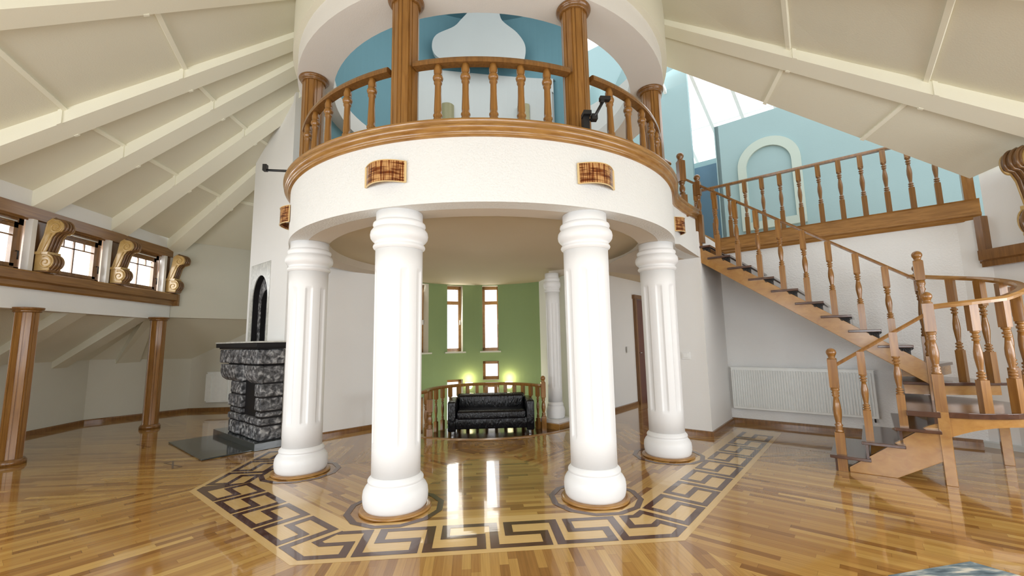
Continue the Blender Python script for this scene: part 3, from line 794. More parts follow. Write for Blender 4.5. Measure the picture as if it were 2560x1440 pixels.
mb = MB()   # low sloped ceiling from the beam down to the knee wall
pa = [(-6.95, -3.3, 2.36), (-6.95, 2.9, 2.36), (-5.0, 4.85, 2.36)]; pb_ = [(-8.75, -3.3, 1.28), (-8.75, 3.35, 1.28), (-6.9, 5.15, 1.28)]
for i in range(2): mb.add([pa[i], pa[i+1], pb_[i+1], pb_[i]], [(0, 1, 2, 3)])
struct('ceiling_low', mb, CEI, 'low sloped ceiling over the left recess', fix=False)
mb = MB()
for v, e in ((-.5, 0), (.9, 0), (2.3, .2)):
    mb.hexa([(-6.9, v-.16, 2.2), (-6.9, v+.16, 2.2), (-8.7, v+.5, 1.18), (-8.7, v+.18, 1.18)], [(-6.9, v-.16, 2.4), (-6.9, v+.16, 2.4), (-8.7, v+.5, 1.4), (-8.7, v+.18, 1.4)])
mb.hexa([(-7.06, 2.60, 2.2), (-7.04, 2.85, 2.2), (-8.2, 4.1, 1.12), (-8.5, 3.75, 1.12)], [(-7.06, 2.60, 2.35), (-7.04, 2.85, 2.35), (-8.2, 4.1, 1.5), (-8.5, 3.75, 1.5)])
struct('trim_23', mb, CEI, 'boxed beams under the low sloped ceiling')
# northwest face (plain wall above the low ceiling)
mb = MB(); mb.add([(-6.95, 2.88, 2.25), (-5.0, 4.85, 2.25), (-5.0, 4.85, 4.6), (-6.95, 2.88, 4.6)], [(0, 1, 2, 3)])
mb.add([(-6.95, 2.88, 2.25), (-5.0, 4.85, 2.25), (-5.1, 4.95, 2.25), (-7.05, 2.98, 2.25)], [(0, 1, 2, 3)])
struct('wall_northwest', mb, PLC, 'plain cream wall left of the chimney')
def radiator(name, label, p0, p1, z0, z1, out, nr=34):
    p0, p1 = Vector((*p0, 0)), Vector((*p1, 0)); d = (p1-p0).normalized(); L = (p1-p0).length; o_ = Vector(out)
    t = thing(name, label, 'radiator', (p0+p1)/2+Vector((0, 0, z0)), math.atan2(d.y, d.x)); H = z1-z0
    sg = 1 if (Matrix.Rotation(math.atan2(d.y, d.x), 3, 'Z')@Vector((0, 1, 0))).dot(o_) > 0 else -1
    b = MB(); b.box((0, sg*.06, H/2), (L/2, .035, H/2)); rp = b.build('panel', RADM, t, .008)
    r = MB()
    for i in range(nr):
        x = -L/2+.05+(L-.1)*i/(nr-1); r.box((x, sg*.105, H/2), ((L-.1)/nr*.25, .016, H/2-.04))
    r.build('ribs', RADM, rp, .004)
    g = MB(); g.box((0, sg*.06, H+.004), (L/2+.004, .042, .008)); g.build('top_grille', RADM, rp)
    v = MB(); v.tube([(L/2-.05, sg*.05, 0), (L/2-.05, sg*.05, -.05), (L/2-.05, 0, -.06)], .012); v.build('valve', BLACKM, t)
    return t
radiator('wall_radiator', 'long white ribbed radiator under the staircase', SN(2.66, 3.96, 0)[:2], SN(4.74, 3.96, 0)[:2], .28, 1.03, (-R2, -R2, 0), 52)
radiator('wall_radiator', 'plain white radiator on the wall left of the fireplace', (-6.88, 4.64), (-6.0, 4.64), .22, .96, (0, -1, 0), 3)

# ------------------------------------------------------------------ chimney, fireplace
DF = 2.0; A0, A1 = 2.80, 4.56
mb = MB()
RA0, RA1, RZ0, RZ1 = 3.52, 4.46, 1.68, 3.15
def chim(a0, a1, d0, d1, z0, z1): mb.box(AD((a0+a1)/2, (d0+d1)/2, (z0+z1)/2), (abs(a1-a0)/2, abs(d1-d0)/2, (z1-z0)/2), EA, ED)
chim(A0, A1, .9, DF-.32, 0, 7.2)
chim(A0, A1, DF-.32, DF, 0, RZ0); chim(A0, A1, DF-.32, DF, RZ1, 7.2); chim(A0, RA0, DF-.32, DF, RZ0, RZ1); chim(RA1, A1, DF-.32, DF, RZ0, RZ1)
struct('wall_chimney', mb, PLS, 'tall white chimney breast above the fireplace')
mb = MB(); mb.add([AD(A0-.005, DF-.002, 0), AD(A0-.14, .36, 0), AD(A0-.14, .36, 3.1), AD(A0-.005, DF-.002, 3.1)], [(0, 1, 2, 3)])
struct('wall_north', mb, PLS, 'white wall behind the left columns')
mb = MB(); mb.sweep([AD(A0-.005, DF, 0), AD(A0-.14, .36, 0)], [(0, 0), (.03, 0), (.03, .05), (.02, .075), (0, .08)]); 
struct('baseboard_north', mb, OAKD, 'wooden baseboard behind the left columns')
t = thing('fireplace', 'dark rough stone fireplace with black mantel against the chimney', 'fireplace', AD(3.6, 2.2, 0))
def loc_mb(mb, name, mat, bev=0, lab=None):
    off = Vector(t.location); mb.v = [tuple(Vector(v)-off) for v in mb.v]; o = mb.build(name, mat, t, bev)
    if lab: o['label'] = lab
    return o
def adbox(mb, a0, a1, d0, d1, z0, z1, mi=0): mb.box(AD((a0+a1)/2, (d0+d1)/2, (z0+z1)/2), (abs(a1-a0)/2, abs(d1-d0)/2, (z1-z0)/2), EA, ED, (0, 0, 1), mi)
mb = MB(); adbox(mb, 2.60, 4.56, 2.01, 2.44, 0, .115); loc_mb(mb, 'plinth', GRANITE, .006)
st = MB()
rnd = random.Random(3)
FA0, FA1, FD0, FD1 = 2.68, 4.12, 2.02, 2.36
rows = [(.115, .34), (.345, .56), (.565, .78), (.785, 1.0), (1.005, 1.285)]
op0, op1 = 2.94, 3.50
def stone_row(a0, a1, z0, z1, d1=FD1, wmin=.24, wmax=.42, d0=FD0):
    x = a0
    while x < a1-.01:
        wd = rnd.uniform(wmin, wmax)
        if a1-(x+wd) < wmin*.6: wd = a1-x
        adbox(st, x+.009, x+wd-.009, d0, d1+rnd.uniform(-.018, .018), z0+.008, z1-.008); x += wd
for i, (z0, z1) in enumerate(rows):
    if z1 < .35: stone_row(FA0, FA1, z0, z1)
    else:
        if i == 1: stone_row(FA0, FA1, z0, z0+.12, FD1, .2, .3); z0 += .125
        stone_row(FA0, op0, z0, z1, FD1, .2, .36); stone_row(op1, FA1, z0, z1, FD1, .2, .36)
stone_row(FA0-.02, FA1+.30, 1.30, 1.55, FD1+.08, .3, .45)
# dark joint core
core = MB(); adbox(core, FA0+.02, op0-.02, FD0, FD1-.03, .115, 1.5); adbox(core, op1+.02, FA1-.02, FD0, FD1-.03, .115, 1.5); adbox(core, FA0+.02, FA1+.2, FD0, FD1-.03, 1.28, 1.54); adbox(core, op0-.03, op1+.03, FD0, FD1-.06, .46, 1.3); adbox(core, op0-.03, op1+.03, FD0, FD1-.04, .115, .44)
loc_mb(st, 'stone_surround', STONE, .024); loc_mb(core, 'firebox', BLACKS)
for a0, a1 in ((FA0-.01, op0+.16), (op1+.02, FA1+.16)):
    cb = MB(); pf = [(0, 1.0), (.02, 1.0), (.05, 1.02), (.10, 1.06), (.125, 1.13), (.13, 1.22), (.13, 1.285), (0, 1.285)]
    cb.extr([AD(a0, FD1-.02+x, z) for x, z in pf], EA*(a1-a0)); loc_mb(cb, 'stone_bracket', STONE, .012)
mb = MB(); adbox(mb, 2.58, 4.50, 2.01, 2.50, 1.575, 1.65); adbox(mb, 2.64, 4.44, 2.01, 2.46, 1.55, 1.58); loc_mb(mb, 'mantel', BLACKS, .006)
mb = MB(); adbox(mb, 2.58, 4.50, 2.01, 2.51, 1.65, 1.672); loc_mb(mb, 'mantel_top', MARBLE)
mb = MB(); adbox(mb, 2.66, 4.48, 2.44, 3.10, .004, .022)
tag(mb.build('hearth_slab', GRANITE, None, .003), 'dark grey polished slab on the floor before the fireplace', 'slab')
# marble panel with nested arches
t2 = thing('chimney_niche', 'grey marble niche with nested dark arches on the chimney', 'niche', AD(4.0, DF, 1.67))
def arch_out(a_c, w, zb, zt, n=14):
    r = w; return [(a_c-w, zb)]+[(a_c-w*cos(PI*i/n), zt-w*1.25+w*1.25*sin(PI*i/n)) for i in range(n+1)]+[(a_c+w, zb)]
mb = MB(); off = Vector(t2.location)
def panel_piece(pts, d0, d1, name, mat):
    m_ = MB(); m_.extr([Vector(AD(a, d0, z))-off for a, z in pts], ED*(d1-d0)); return m_.build(name, mat, t2)
def arch_plate(w, zt, d0, d1, name, mat):
    ar = arch_out(3.97, w, 1.68, zt, 18)
    panel_piece([(3.525, 1.68)]+ar+[(4.455, 1.68), (4.455, 3.145), (3.525, 3.145)], d0, d1, name, mat)
    return ar
arch_plate(.36, 2.92, DF-.012, DF+.004, 'marble_slab', MARBLE)
arch_plate(.36, 2.92, DF-.11, DF-.013, 'outer_arch', BLACKS)
arch_plate(.25, 2.66, DF-.122, DF-.111, 'middle_band', STONE)
arch_plate(.25, 2.66, DF-.21, DF-.123, 'middle_arch', BLACKS)
arch_plate(.13, 2.36, DF-.222, DF-.211, 'inner_band', STONE)
arch_plate(.13, 2.36, DF-.30, DF-.223, 'inner_arch', BLACKS)
panel_piece([(3.525, 1.68), (4.455, 1.68), (4.455, 3.145), (3.525, 3.145)], DF-.318, DF-.301, 'back_plate', BLACKS)

# ------------------------------------------------------------------ stairwell, green wall with tall windows
GC = (-.05, 2.1); GR = 2.12
def gfn(a, z, o): return (GC[0]+(GR+o)*cos(rad(a)), GC[1]+(GR+o)*sin(rad(a)), z)
def wa(px_ang, halfw): h = math.degrees(halfw/GR); return px_ang-h, px_ang+h
wins = []   # angle, half width, z0, z1
for a in (83, 108, 133, 158): wins.append((a, .205, 1.36, 3.06)) 
wins += [(83, .205, .62, 1.10), (83, .205, -.75, .50), (108, .205, -.45, .66), (133, .205, -.6, .3)]
mb = MB()
holes = [(*wa(a, h), z0, z1) for a, h, z0, z1 in wins]
wall_grid(mb, gfn, [46+i*3 for i in range(46)]+[184], [-2.9, 3.2], holes, .34, 0, 1)
struct('wall_green', mb, [GREEN, PLC], 'green curved stairwell wall with tall narrow windows', fix=False)
GL = ['tall narrow window straight above the small square window', 'tall narrow window left of the one above the sofa', 'tall window half hidden by the front left column', 'tall window at the far left of the green wall', 'small square window between the two lit wall lamps', 'low window behind the sofa railing, under the square one', 'low window behind the railing left of the lit lamps', 'low window at the left behind the railing']
for i, (a, h, z0, z1) in enumerate(wins):
    p = gfn(a, z0, .27); t = thing('window_%d' % (10+i), GL[i], 'window', p, rad(a)+PI/2); t['kind'] = 'structure'
    w_, H = h*GR and h+.035, z1-z0; f = MB()
    for s in (-1, 1): f.box((s*(w_-.04), 0, H/2), (.04, .03, H/2))
    f.box((0, 0, .04), (w_, .03, .04)); f.box((0, 0, H-.04), (w_, .03, .04))
    if H > 1.5: f.box((0, 0, H*.745), (w_, .028, .045))
    wf = f.build('window_frame', OAKL, t)
    g = MB(); g.box((0, -.01, H/2), (w_-.06, .003, H/2-.05)); g.build('pane', GLASS, t)
    if H > 1.5:
        hd = MB(); hd.box((-w_+.045, .05, .75), (.012, .02, .06)); hd.build('handle', WHITEP, wf)
        sl = MB(); sl.box((0, .22, -.02), (w_+.03, .12, .018)); sl.build('window_sill', PLC, t)
# lit wall lamps
for a, l in ((98.5, 'lit uplight glowing on the green wall left of the small window'), (70, 'lit uplight glowing on the green wall right of the small window')):
    p = gfn(a, .42, -.07); t = thing('wall_lamp', l, 'lamp', p, rad(a), 'lit lamps on the green wall')
    s = MB(); s.lathe([(0, .05), (.05, .085), (.14, .10), (.16, .10)], n=20); s.build('lamp_shade', GLOW, t)
    b = MB(); b.box((.04, 0, .06), (.03, .03, .05)); b.build('base', CHROME, t)
    ld = bpy.data.lights.new('lamp_light', 'POINT'); ld.energy = 7; ld.color = (1, .85, .5); ld.shadow_soft_size = .05
    lo = bpy.data.objects.new('lamp_light', ld); C.objects.link(lo); lo.location = (-.05, 0, .26); lo.parent = t
# white wall between stairwell and the door wall
g0 = gfn(46, 0, 0)
mb = MB()
mb.add([(1.72, 1.56, -.3), (g0[0], g0[1], -2.9), (g0[0], g0[1], 3.2), (1.72, 1.56, 3.2)], [(0, 1, 2, 3)])
mb.add([(1.72, 1.42, -.3), (4.75, 4.45, -.3), (4.75, 4.45, 3.2), (1.72, 1.42, 3.2)], [(0, 1, 2, 3)])
mb.add([(1.72, 1.42, -.3), (1.72, 1.56, -.3), (1.72, 1.56, 3.2), (1.72, 1.42, 3.2)], [(0, 1, 2, 3)])
struct('wall_corridor', mb, PLS, 'white corridor wall behind the right columns')
mb = MB(); mb.sweep([(1.74, 1.43, 0), (3.78, 3.47, 0)], [(0, 0), (.03, 0), (.03, .07), (0, .08)]); struct('baseboard_corridor', mb, OAKD, 'dark baseboard of the corridor wall')
t = thing('door_1', 'dark brown door at the end of the corridor', 'door', (3.8, 3.5, 0), PI/4); t['kind'] = 'structure'
f = MB(); f.box((.03, -.02, 1.32), (.04, .05, 1.32)); f.box((1.0, -.02, 1.32), (.04, .05, 1.32)); f.box((.5, -.02, 2.66), (.55, .05, .05)); f.build('door_frame', OAKD, t)
f = MB(); f.box((.5, -.005, 1.3), (.44, .02, 1.3)); dl = f.build('door_leaf', DARKW, t)
f = MB(); f.tube([(.14, -.03, 1.25), (.14, -.08, 1.25), (.24, -.08, 1.25)], .012); f.build('handle', CHROME, dl)
mb = MB(); mb.add([(4.75, 4.45, 0), (6.4, 2.6, 0), (6.4, 2.6, 3.2), (4.75, 4.45, 3.2)], [(0, 1, 2, 3)]); struct('wall_corridor_end', mb, PLS, 'white wall closing the corridor')
# small corridor plate
mb = MB(); q = (3.45, 3.14); mb.box((q[0]+.02, q[1]-.02, 1.35), (.05, .012, .07), EN, (-R2, R2, 0)); tag(mb.build('wall_switch', WHITEP, None, .004), 'small switch on the corridor wall beside the dark door', 'switch')
# pier with switch
mb = MB(); pier = [(3.62, -.11), (4.62, .93), (4.3, 1.4), (2.95, .56)]
mb.prism(pier, 0, 3.42); struct('wall_pier', mb, PLS, 'white pier between the column and the staircase wall')
mb = MB(); mb.sweep([(2.95, .56, 0), (3.62, -.11, 0), (4.64, .95, 0)], [(-.005, 0), (.03, 0), (.03, .05), (.02, .08), (-.005, .085)]); struct('baseboard_pier', mb, OAKD, 'wooden baseboard round the white pier')
t = thing('wall_switch', 'white light switch on the pier beside the right column', 'switch', (3.385, .12, 1.30), -PI/4)
b = MB(); b.box((0, -.008, 0), (.068, .010, .062)); pt = b.build('plate', WHITEP, t, .004)
b = MB(); b.box((0, -.022, 0), (.040, .006, .040)); b.build('rocker', WHITEP, pt, .003)

# sofa
t = thing('sofa', 'black leather two seat sofa inside the curved railing', 'sofa', (.10, 1.50, -.1), -.04)
def sb(name, c, h, bev, mat=LEATHER, lab=None):
    m_ = MB(); m_.box(c, h); o = m_.build(name, mat, t, bev)
    for p in o.data.polygons: p.use_smooth = True
    return o
sb('base', (0, 0, .21), (.80, .36, .10), .02)
for s in (-1, 1): sb('armrest', (s*.725, -.01, .34), (.075, .37, .27), .03)
sb('backrest', (0, .27, .44), (.66, .10, .24), .04)
sb('seat_cushion', (0, -.06, .35), (.645, .31, .085), .045)
sb('back_cushion', (0, .15, .53), (.645, .07, .145), .05)
for sx in (-1, 1):
    for sy in (-1, 1): sb('leg', (sx*.72, sy*.30, .055), (.02, .02, .055), .003, CHROME)

# stairs balusters (square blocks with turned middle), base at z=0
def block_bal(H, w, b0, b1):
    b = MB(); b.box((0, 0, b0/2), (w/2, w/2, b0/2)); b.box((0, 0, (b1+H)/2), (w/2, w/2, (H-b1)/2))
    L = b1-b0; r = w/2
    pf = [(0, 1), (.02, 1.02), (.035, .66), (.05, .66), (.06, .98), (.085, 1.0), (.10, .64), (.115, .64), (.125, .94), (.15, .94), (.165, .58), (.21, .60), (.32, .78), (.46, .96), (.58, .92), (.70, .68), (.79, .54), (.80, .88), (.825, .9), (.835, .6), (.86, .6), (.87, .96), (.895, .98), (.91, .62), (.95, .66), (.965, 1), (1, 1)]
    b.lathe([(b0+f*L, q*r) for f, q in pf], n=16); return b
def mesh_of(b, name, mat):
    o = b.build(name, mat); me = o.data; bpy.data.objects.remove(o); return me
RZ = -PI/4
# ------------------------------------------------------------------ staircase
OX = thing('staircase', 'oak staircase with dark treads, turned balusters and curved landing rail', 'staircase', SN(5.3, 2.6, 0))
off = Vector(OX.location)
def stp(mb, name, mat, bev=0, lab=None):
    mb.v = [tuple(Vector(v)-off) for v in mb.v]; o = mb.build(name, mat, OX, bev)
    if lab: o['label'] = lab
    return o
def snbox(mb, s0, s1, n0, n1, z0, z1, mi=0): mb.box(SN((s0+s1)/2, (n0+n1)/2, (z0+z1)/2), (abs(s1-s0)/2, abs(n1-n0)/2, (z1-z0)/2), ES, EN, (0, 0, 1), mi)
NO, NI = 2.60, 3.86
SL = -.728
def strz(s): return 2.89+(s-2.62)*SL        # lower edge of the outer string
for n0, nm in ((NO-.03, 'string_outer'), (NI-.02, 'string_inner')):
    mb = MB(); s0, s1 = 2.50, 5.32
    pts = [SN(s0, n0, strz(s0)), SN(s1, n0, strz(s1)), SN(s1, n0, strz(s1)+.27), SN(s0, n0, strz(s0)+.27)]
    mb.extr(pts, EN*.06); stp(mb, 'string', OAKL, .004)
BALS = mesh_of(block_bal(1.08, .074, .36, .80), 'baluster', OAKV)
NT = 9
for i in range(NT):
    sc = 2.92-.295+.295*i; z = 3.163-.2135*i
    mb = MB(); snbox(mb, sc-.17, sc+.185, NO-.07, NI+.03, z-.035, z); trd = stp(mb, 'tread', TREAD, .006)
    mb = MB(); snbox(mb, sc-.16, sc-.135, NO+.03, NI, z, z+.17); stp(mb, 'riser', TREAD)
    mb = MB()     # dark shaped support with iron scroll under the tread end
    mb.extr([SN(sc-.10, NO-.0, z-.035), SN(sc+.155, NO-.0, z-.035), SN(sc+.155, NO-.0, strz(sc+.155)+.2), SN(sc-.10, NO-.0, strz(sc-.10)+.2)], EN*.03)
    for (ds, dz, rr) in ((.125, -.07, .032), (.165, -.05, .018), (.075, -.062, .024)):
        mb.tube([SN(sc+ds+(rr*(1-j/22))*cos(j*.5), NO-.03, z+dz+(rr*(1-j/22))*sin(j*.5)) for j in range(20)], .006, 6)
    stp(mb, 'iron_scroll', IRON).parent = trd
    if 0 <= i < NT:
        zr = 4.27-.752*(sc-2.64)
        b = place(BALS, 'baluster', Vector(SN(sc, NO, z))-off, OX, RZ); b.scale = (1, 1, (zr-z+.01)/1.08)
# upper handrail and newels
HS = [(-.032, 0), (.032, 0), (.036, .02), (.026, .045), (-.026, .045), (-.036, .02)]
mb = MB(); mb.sweep([SN(2.25, NO, 4.27-.752*(2.25-2.64)), SN(5.27, NO, 4.27-.752*(5.27-2.64))], HS, up=(0, 0, 1)); stp(mb, 'handrail', OAKD)
def newel(s, n, z0, z1, w, top, mat=OAKV, lab=None, low=.5, leg=True):
    H = z1-z0; b = newel_mesh(H, w, [(0, low), (H-top-w*1.2, H-w*1.2)]); o = b.build('newel_post', mat, OX); o.location = Vector(SN(s, n, z0))-off; o.rotation_euler = (0, 0, RZ)
    if lab: o['label'] = lab
newel(5.32, NO, .76, 2.66, .098, .25, OAKV, 'ball topped newel where the upper flight meets the landing', .55)
newel(5.36, NI-.38, .76, 2.58, .095, .25, OAKD, None, .8)
newel(5.27, 1.53, .76, 2.04, .092, .31, OAKV, 'ball topped newel at the front corner of the landing', .40)
newel(4.36, 1.53, 0, 1.42, .095, .34, OAKV, 'ball topped newel at the foot of the stairs', .44)
# landing platform
CN, CR_N, CR_S = 2.35, .85, .85
rim = [SN(5.25+CR_S*sin(t_), CN-CR_N*cos(t_), 0) for t_ in [PI*i/24 for i in range(25)]]
rim += [SN(5.25, 3.9, 0), SN(4.98, 3.9, 0), SN(4.98, 1.44, 0), SN(5.25, 1.44, 0)]
mb = MB(); mb.prism([p[:2] for p in rim], .70, .76); stp(mb, 'landing_board', TREAD, .006)
# arched apron under the curved rim
mb = MB(); n = 28
for i in range(n):
    for j in (0,):
        a, b = PI*i/n*.92, PI*(i+1)/n*.92
        def zz(x): 
            u = (x/(PI*.92)*2) % 1; return .70-(.085+.16*(abs(2*u-1))**2.4)
        P0 = [SN(5.25+(CR_S-.03)*sin(a), CN-(CR_N-.03)*cos(a), 0), SN(5.25+(CR_S-.03)*sin(b), CN-(CR_N-.03)*cos(b), 0), SN(5.25+(CR_S-.09)*sin(b), CN-(CR_N-.09)*cos(b), 0), SN(5.25+(CR_S-.09)*sin(a), CN-(CR_N-.09)*cos(a), 0)]
        zb = [zz(a), zz(b), zz(b), zz(a)]
        mb.hexa([(p[0], p[1], z) for p, z in zip(P0, zb)], [(p[0], p[1], .70) for p in P0])
stp(mb, 'landing_apron', OAKL)
def leg(s, n, w, z1=.70):
    m_ = MB(); snbox(m_, s-w/2, s+w/2, n-w/2, n+w/2, 0, z1); stp(m_, 'landing_leg', OAKL, .004)
leg(5.27, 1.53, .092, .76); leg(5.90, 2.92, .09); leg(5.36, 2.75, .11); leg(5.1, 3.75, .1)
# winder treads on the landing
for (pts, z) in (([(5.02, 2.62), (5.35, 2.62), (6.0, 3.0), (5.75, 3.55), (5.35, 3.88), (5.02, 3.88)], .98), ([(5.02, 2.66), (5.34, 2.66), (5.6, 3.5), (5.3, 3.88), (5.02, 3.88)], 1.20)):
    m_ = MB(); m_.prism([SN(s, n_, 0)[:2] for s, n_ in pts], z-.04, z); stp(m_, 'winder_tread', TREAD, .005)
    m_ = MB(); c = [(5.2+(s-5.2)*.93, 3.2+(n_-3.2)*.93) for s, n_ in pts]; m_.prism([SN(s, n_, 0)[:2] for s, n_ in c], z-.16, z-.04); stp(m_, 'winder_riser', OAKL)
# curved rail with chunky balusters
tz = [(0, 1.86), (.25, 1.93), (.5, 2.10), (.75, 2.26), (1, 2.38)]
def rz_(f):
    for (a, za), (b, zb) in zip(tz, tz[1:]):
        if f <= b+1e-9: return za+(zb-za)*(f-a)/(b-a)
mb = MB(); mb.sweep([SN(5.28+CR_S*.98*sin(PI*f), CN-(CR_N-.03)*cos(PI*f), rz_(f)) for f in [i/32 for i in range(33)]]+[SN(5.36, 3.45, 2.40)], [(-.04, 0), (.04, 0), (.045, .03), (.03, .055), (-.03, .055), (-.045, .03)]); stp(mb, 'curved_handrail', OAKH)
BALC = mesh_of(block_bal(1.15, .078, .34, .86), 'baluster', OAKV)
for f in (.14, .27, .39, .51, .62, .73, .85):
    z = .76 if f < .66 else .98
    s_, n_ = 5.28+CR_S*.93*sin(PI*f), CN-(CR_N-.07)*cos(PI*f)
    b = place(BALC, 'baluster', Vector(SN(s_, n_, z))-off, OX, RZ+PI*f); b.scale = (1, 1, (rz_(f)-z+.01)/1.15)
# lower flight
for i, (s0, z) in enumerate(((4.29, .19), (4.60, .38), (4.90, .57))):
    mb = MB(); snbox(mb, s0-.04, s0+.34, 1.40, 2.55, z-.035, z); stp(mb, 'tread', TREAD, .006)
    mb = MB(); snbox(mb, s0+.30, s0+.325, 1.50, 2.5, z, z+.16); stp(mb, 'riser', TREAD)
    if i == 0: mb = MB(); snbox(mb, s0+.0, s0+.025, 1.50, 2.5, 0, z-.03); stp(mb, 'riser', TREAD)
def s3(s, z, n): return SN(s, n, z)
for n0 in (1.50, 2.46):
    mb = MB(); pts = [SN(4.42, n0, 0), SN(4.84, n0, 0), SN(5.28, n0, .27), SN(5.28, n0, .66), SN(5.14, n0, .60), SN(4.42, n0, .05)]
    mb.extr(pts, EN*.06); stp(mb, 'string', OAKL, .004)
mb = MB(); mb.sweep([SN(4.40, 1.53, 1.22), SN(5.26, 1.53, 1.80)], HS); stp(mb, 'handrail', OAKV)
for s_, z, top in ((4.66, .38, 1.40), (4.97, .57, 1.62)):
    b = place(BALS, 'baluster', Vector(SN(s_-.02, 1.53, z-.19 if False else z))-off, OX, RZ); b.scale = (1, 1, (top-z)/1.08)

# ------------------------------------------------------------------ stair wall, gallery
NW_ = 4.0
mb = MB(); mb.box(SN(4.35, NW_+.06, 1.62), (1.80, .06, 1.62), ES, EN); mb.box(SN(2.3, NW_+.12, 3.2), (.3, .1, .25), ES, EN)
struct('wall_northeast', mb, plaster('white_roughcast_ne_lightened', (.87, .875, .865), .8, 40), 'white roughcast wall behind the staircase')  # lighter copy of the roughcast, missing light put into its colour
mb = MB(); mb.sweep([SN(2.55, NW_-.002, 0), SN(5.84, NW_-.002, 0)], [(0, 0), (.03, 0), (.03, .05), (.02, .085), (0, .09)]); struct('baseboard_northeast', mb, OAKD, 'wooden baseboard below the radiator')
mb = MB(); mb.sweep([SN(2.3, NW_-.0, 0), SN(6.16, NW_-.0, 0)], [(-.15, 3.23), (.03, 3.23), (.05, 3.26), (.04, 3.29), (.07, 3.31), (.07, 3.34), (.05, 3.35), (.05, 3.53), (.07, 3.55), (-.15, 3.55)])
struct('trim_24', mb, wood('gallery_oak', (.26, .12, .03), (.42, .21, .06), (4, 4, 30)), 'wide oak band along the gallery floor edge')
t = thing('gallery_railing', 'straight wooden railing with turned balusters before the blue wall', 'railing', SN(4.2, NW_, 3.55))
offg = Vector(t.location)
mb = MB(); mb.sweep([Vector(SN(2.27, NW_, 4.60))-offg, Vector(SN(6.1, NW_, 4.60))-offg], [(-.035, 0), (.035, 0), (.04, .02), (.03, .045), (-.03, .045), (-.04, .02)]); mb.build('handrail', OAKD, t)
BALG = mesh_of(block_bal(1.06, .072, .34, .84), 'baluster', OAKD)
for i in range(12):
    s_ = 2.56+.291*i
    if s_ < 6.0: place(BALG, 'baluster', Vector(SN(s_, NW_, 3.55))-offg, t, RZ)
o = newel_mesh(1.22, .10, [(0, .34), (.66, 1.12)]).build('newel_post', OAKD, t); o.location = Vector(SN(2.25, NW_, 3.55))-offg; o.rotation_euler = (0, 0, RZ)
mb = MB(); mb.box(Vector(SN(6.07, NW_, 4.1))-offg, (.06, .06, .55), ES, EN); mb.build('end_post', OAKV, t)
# newel at the top of the flight, below the ledge end
mb = MB(); mb.box(SN(2.58, 2.56, 3.35), (.055, .055, .38), ES, EN); struct('trim_25', mb, OAKD, 'wooden edge board closing the balcony face at the stair head')
o = newel_mesh(1.2, .10, [(0, .5), (.86, 1.1)]).build('newel_post', OAKD, OX); o.location = Vector(SN(2.66, 2.60, 3.22))-off; o.rotation_euler = (0, 0, RZ)

# upper storey: blue rooms and roof glazing
NB = 5.5
mb = MB()
mb.box(SN(6.0, NB+.08, 5.05), (3.65, .08, 1.55), ES, EN)
struct('wall_blue', mb, BLUE, 'pale blue wall with the arched niche')
# arched niche frame on the blue wall
t = thing('arched_niche', 'pale arched niche frame on the blue wall behind the gallery', 'niche', SN(3.4, NB, 3.95)); offn = Vector(t.location)
def nich(pts_o, pts_i, dep, name, mat):
    m_ = MB(); n = len(pts_o)
    for i in range(n-1):
        a, b, c, d = pts_o[i], pts_o[i+1], pts_i[i+1], pts_i[i]
        Q = [Vector(SN(s_, NB-.002, z))-offn for s_, z in (a, b, c, d)]; m_.hexa(Q, [q-EN*dep for q in Q])
    m_.build(name, mat, t)
def archp(w, zb, zt, sc=3.38, n=20): return [(sc-w, zb)]+[(sc-w*cos(PI*i/n), zt-w+w*sin(PI*i/n)) for i in range(n+1)]+[(sc+w, zb)]
nich(archp(.60, 3.95, 5.98), archp(.43, 4.12, 5.78), .07, 'surround', NICHE)
m_ = MB(); m_.box(Vector(SN(3.38, NB-.035, 4.03))-offn, (.60, .035, .085), ES, EN); m_.build('sill', NICHE, t)
m_ = MB(); m_.extr([Vector(SN(s_, NB-.004, z))-offn for s_, z in archp(.435, 4.1, 5.79)], -EN*.012); m_.build('back_panel', BLUE, t)
# wall left of the passage, door recess, far wall
mb = MB()
mb.box(SN(-1.2, NB+.6, 7.0), (2.85, .06, 3.6), ES, EN)
mb.box(SN(2.0, NB+2.0, 5.05), (2.2, .06, 1.56), ES, EN)
mb.box(SN(2.38, NB+.9, 5.05), (.05, .9, 1.55), ES, EN)
struct('wall_blue_back', mb, BLUE, 'pale blue walls beside the upper passage')
mb = MB(); mb.box(SN(1.95, NB+1.0, 4.79), (.62, .05, 1.29), ES, EN); o = struct('door_2', mb, BLUED, 'slate blue upstairs door')
# roof glazing with sloped mullions
mb = MB()
for i in range(7):
    s_ = -1.2+i*.75
    mb.sweep([SN(s_, NB+.3, 8.4), SN(s_+.3, NB+3.2, 6.2)], [(-.04, 0), (.04, 0), (.04, .12), (-.04, .12)])
mb.sweep([SN(-1.5, NB+1.6, 7.45), SN(4.0, NB+1.6, 7.45)], [(-.03, 0), (.03, 0), (.03, .08), (-.03, .08)])
t = thing('window_30', 'bright sloped roof glazing over the upper passage', 'window'); t['kind'] = 'structure'
mb.build('window_frame', RADM, t)
g = MB(); g.add([SN(-1.5, NB+.3, 8.5), SN(5.5, NB+.3, 8.5), SN(5.5, NB+3.3, 6.3), SN(-1.5, NB+3.3, 6.3)], [(0, 1, 2, 3)]); g.build('pane', GLASS, t)
mb = MB()   # light streaks below the roof glazing, put into slanted blue slabs
for i in range(3):
    s_ = -1.3+i*.85
    Q = [SN(s_, 4.3, 6.6), SN(s_+.06, 4.3, 6.6), SN(s_+.9, 4.9, 8.8), SN(s_+.84, 4.9, 8.8)]
    mb.hexa(Q, [tuple(Vector(q)+EN*.5) for q in Q])
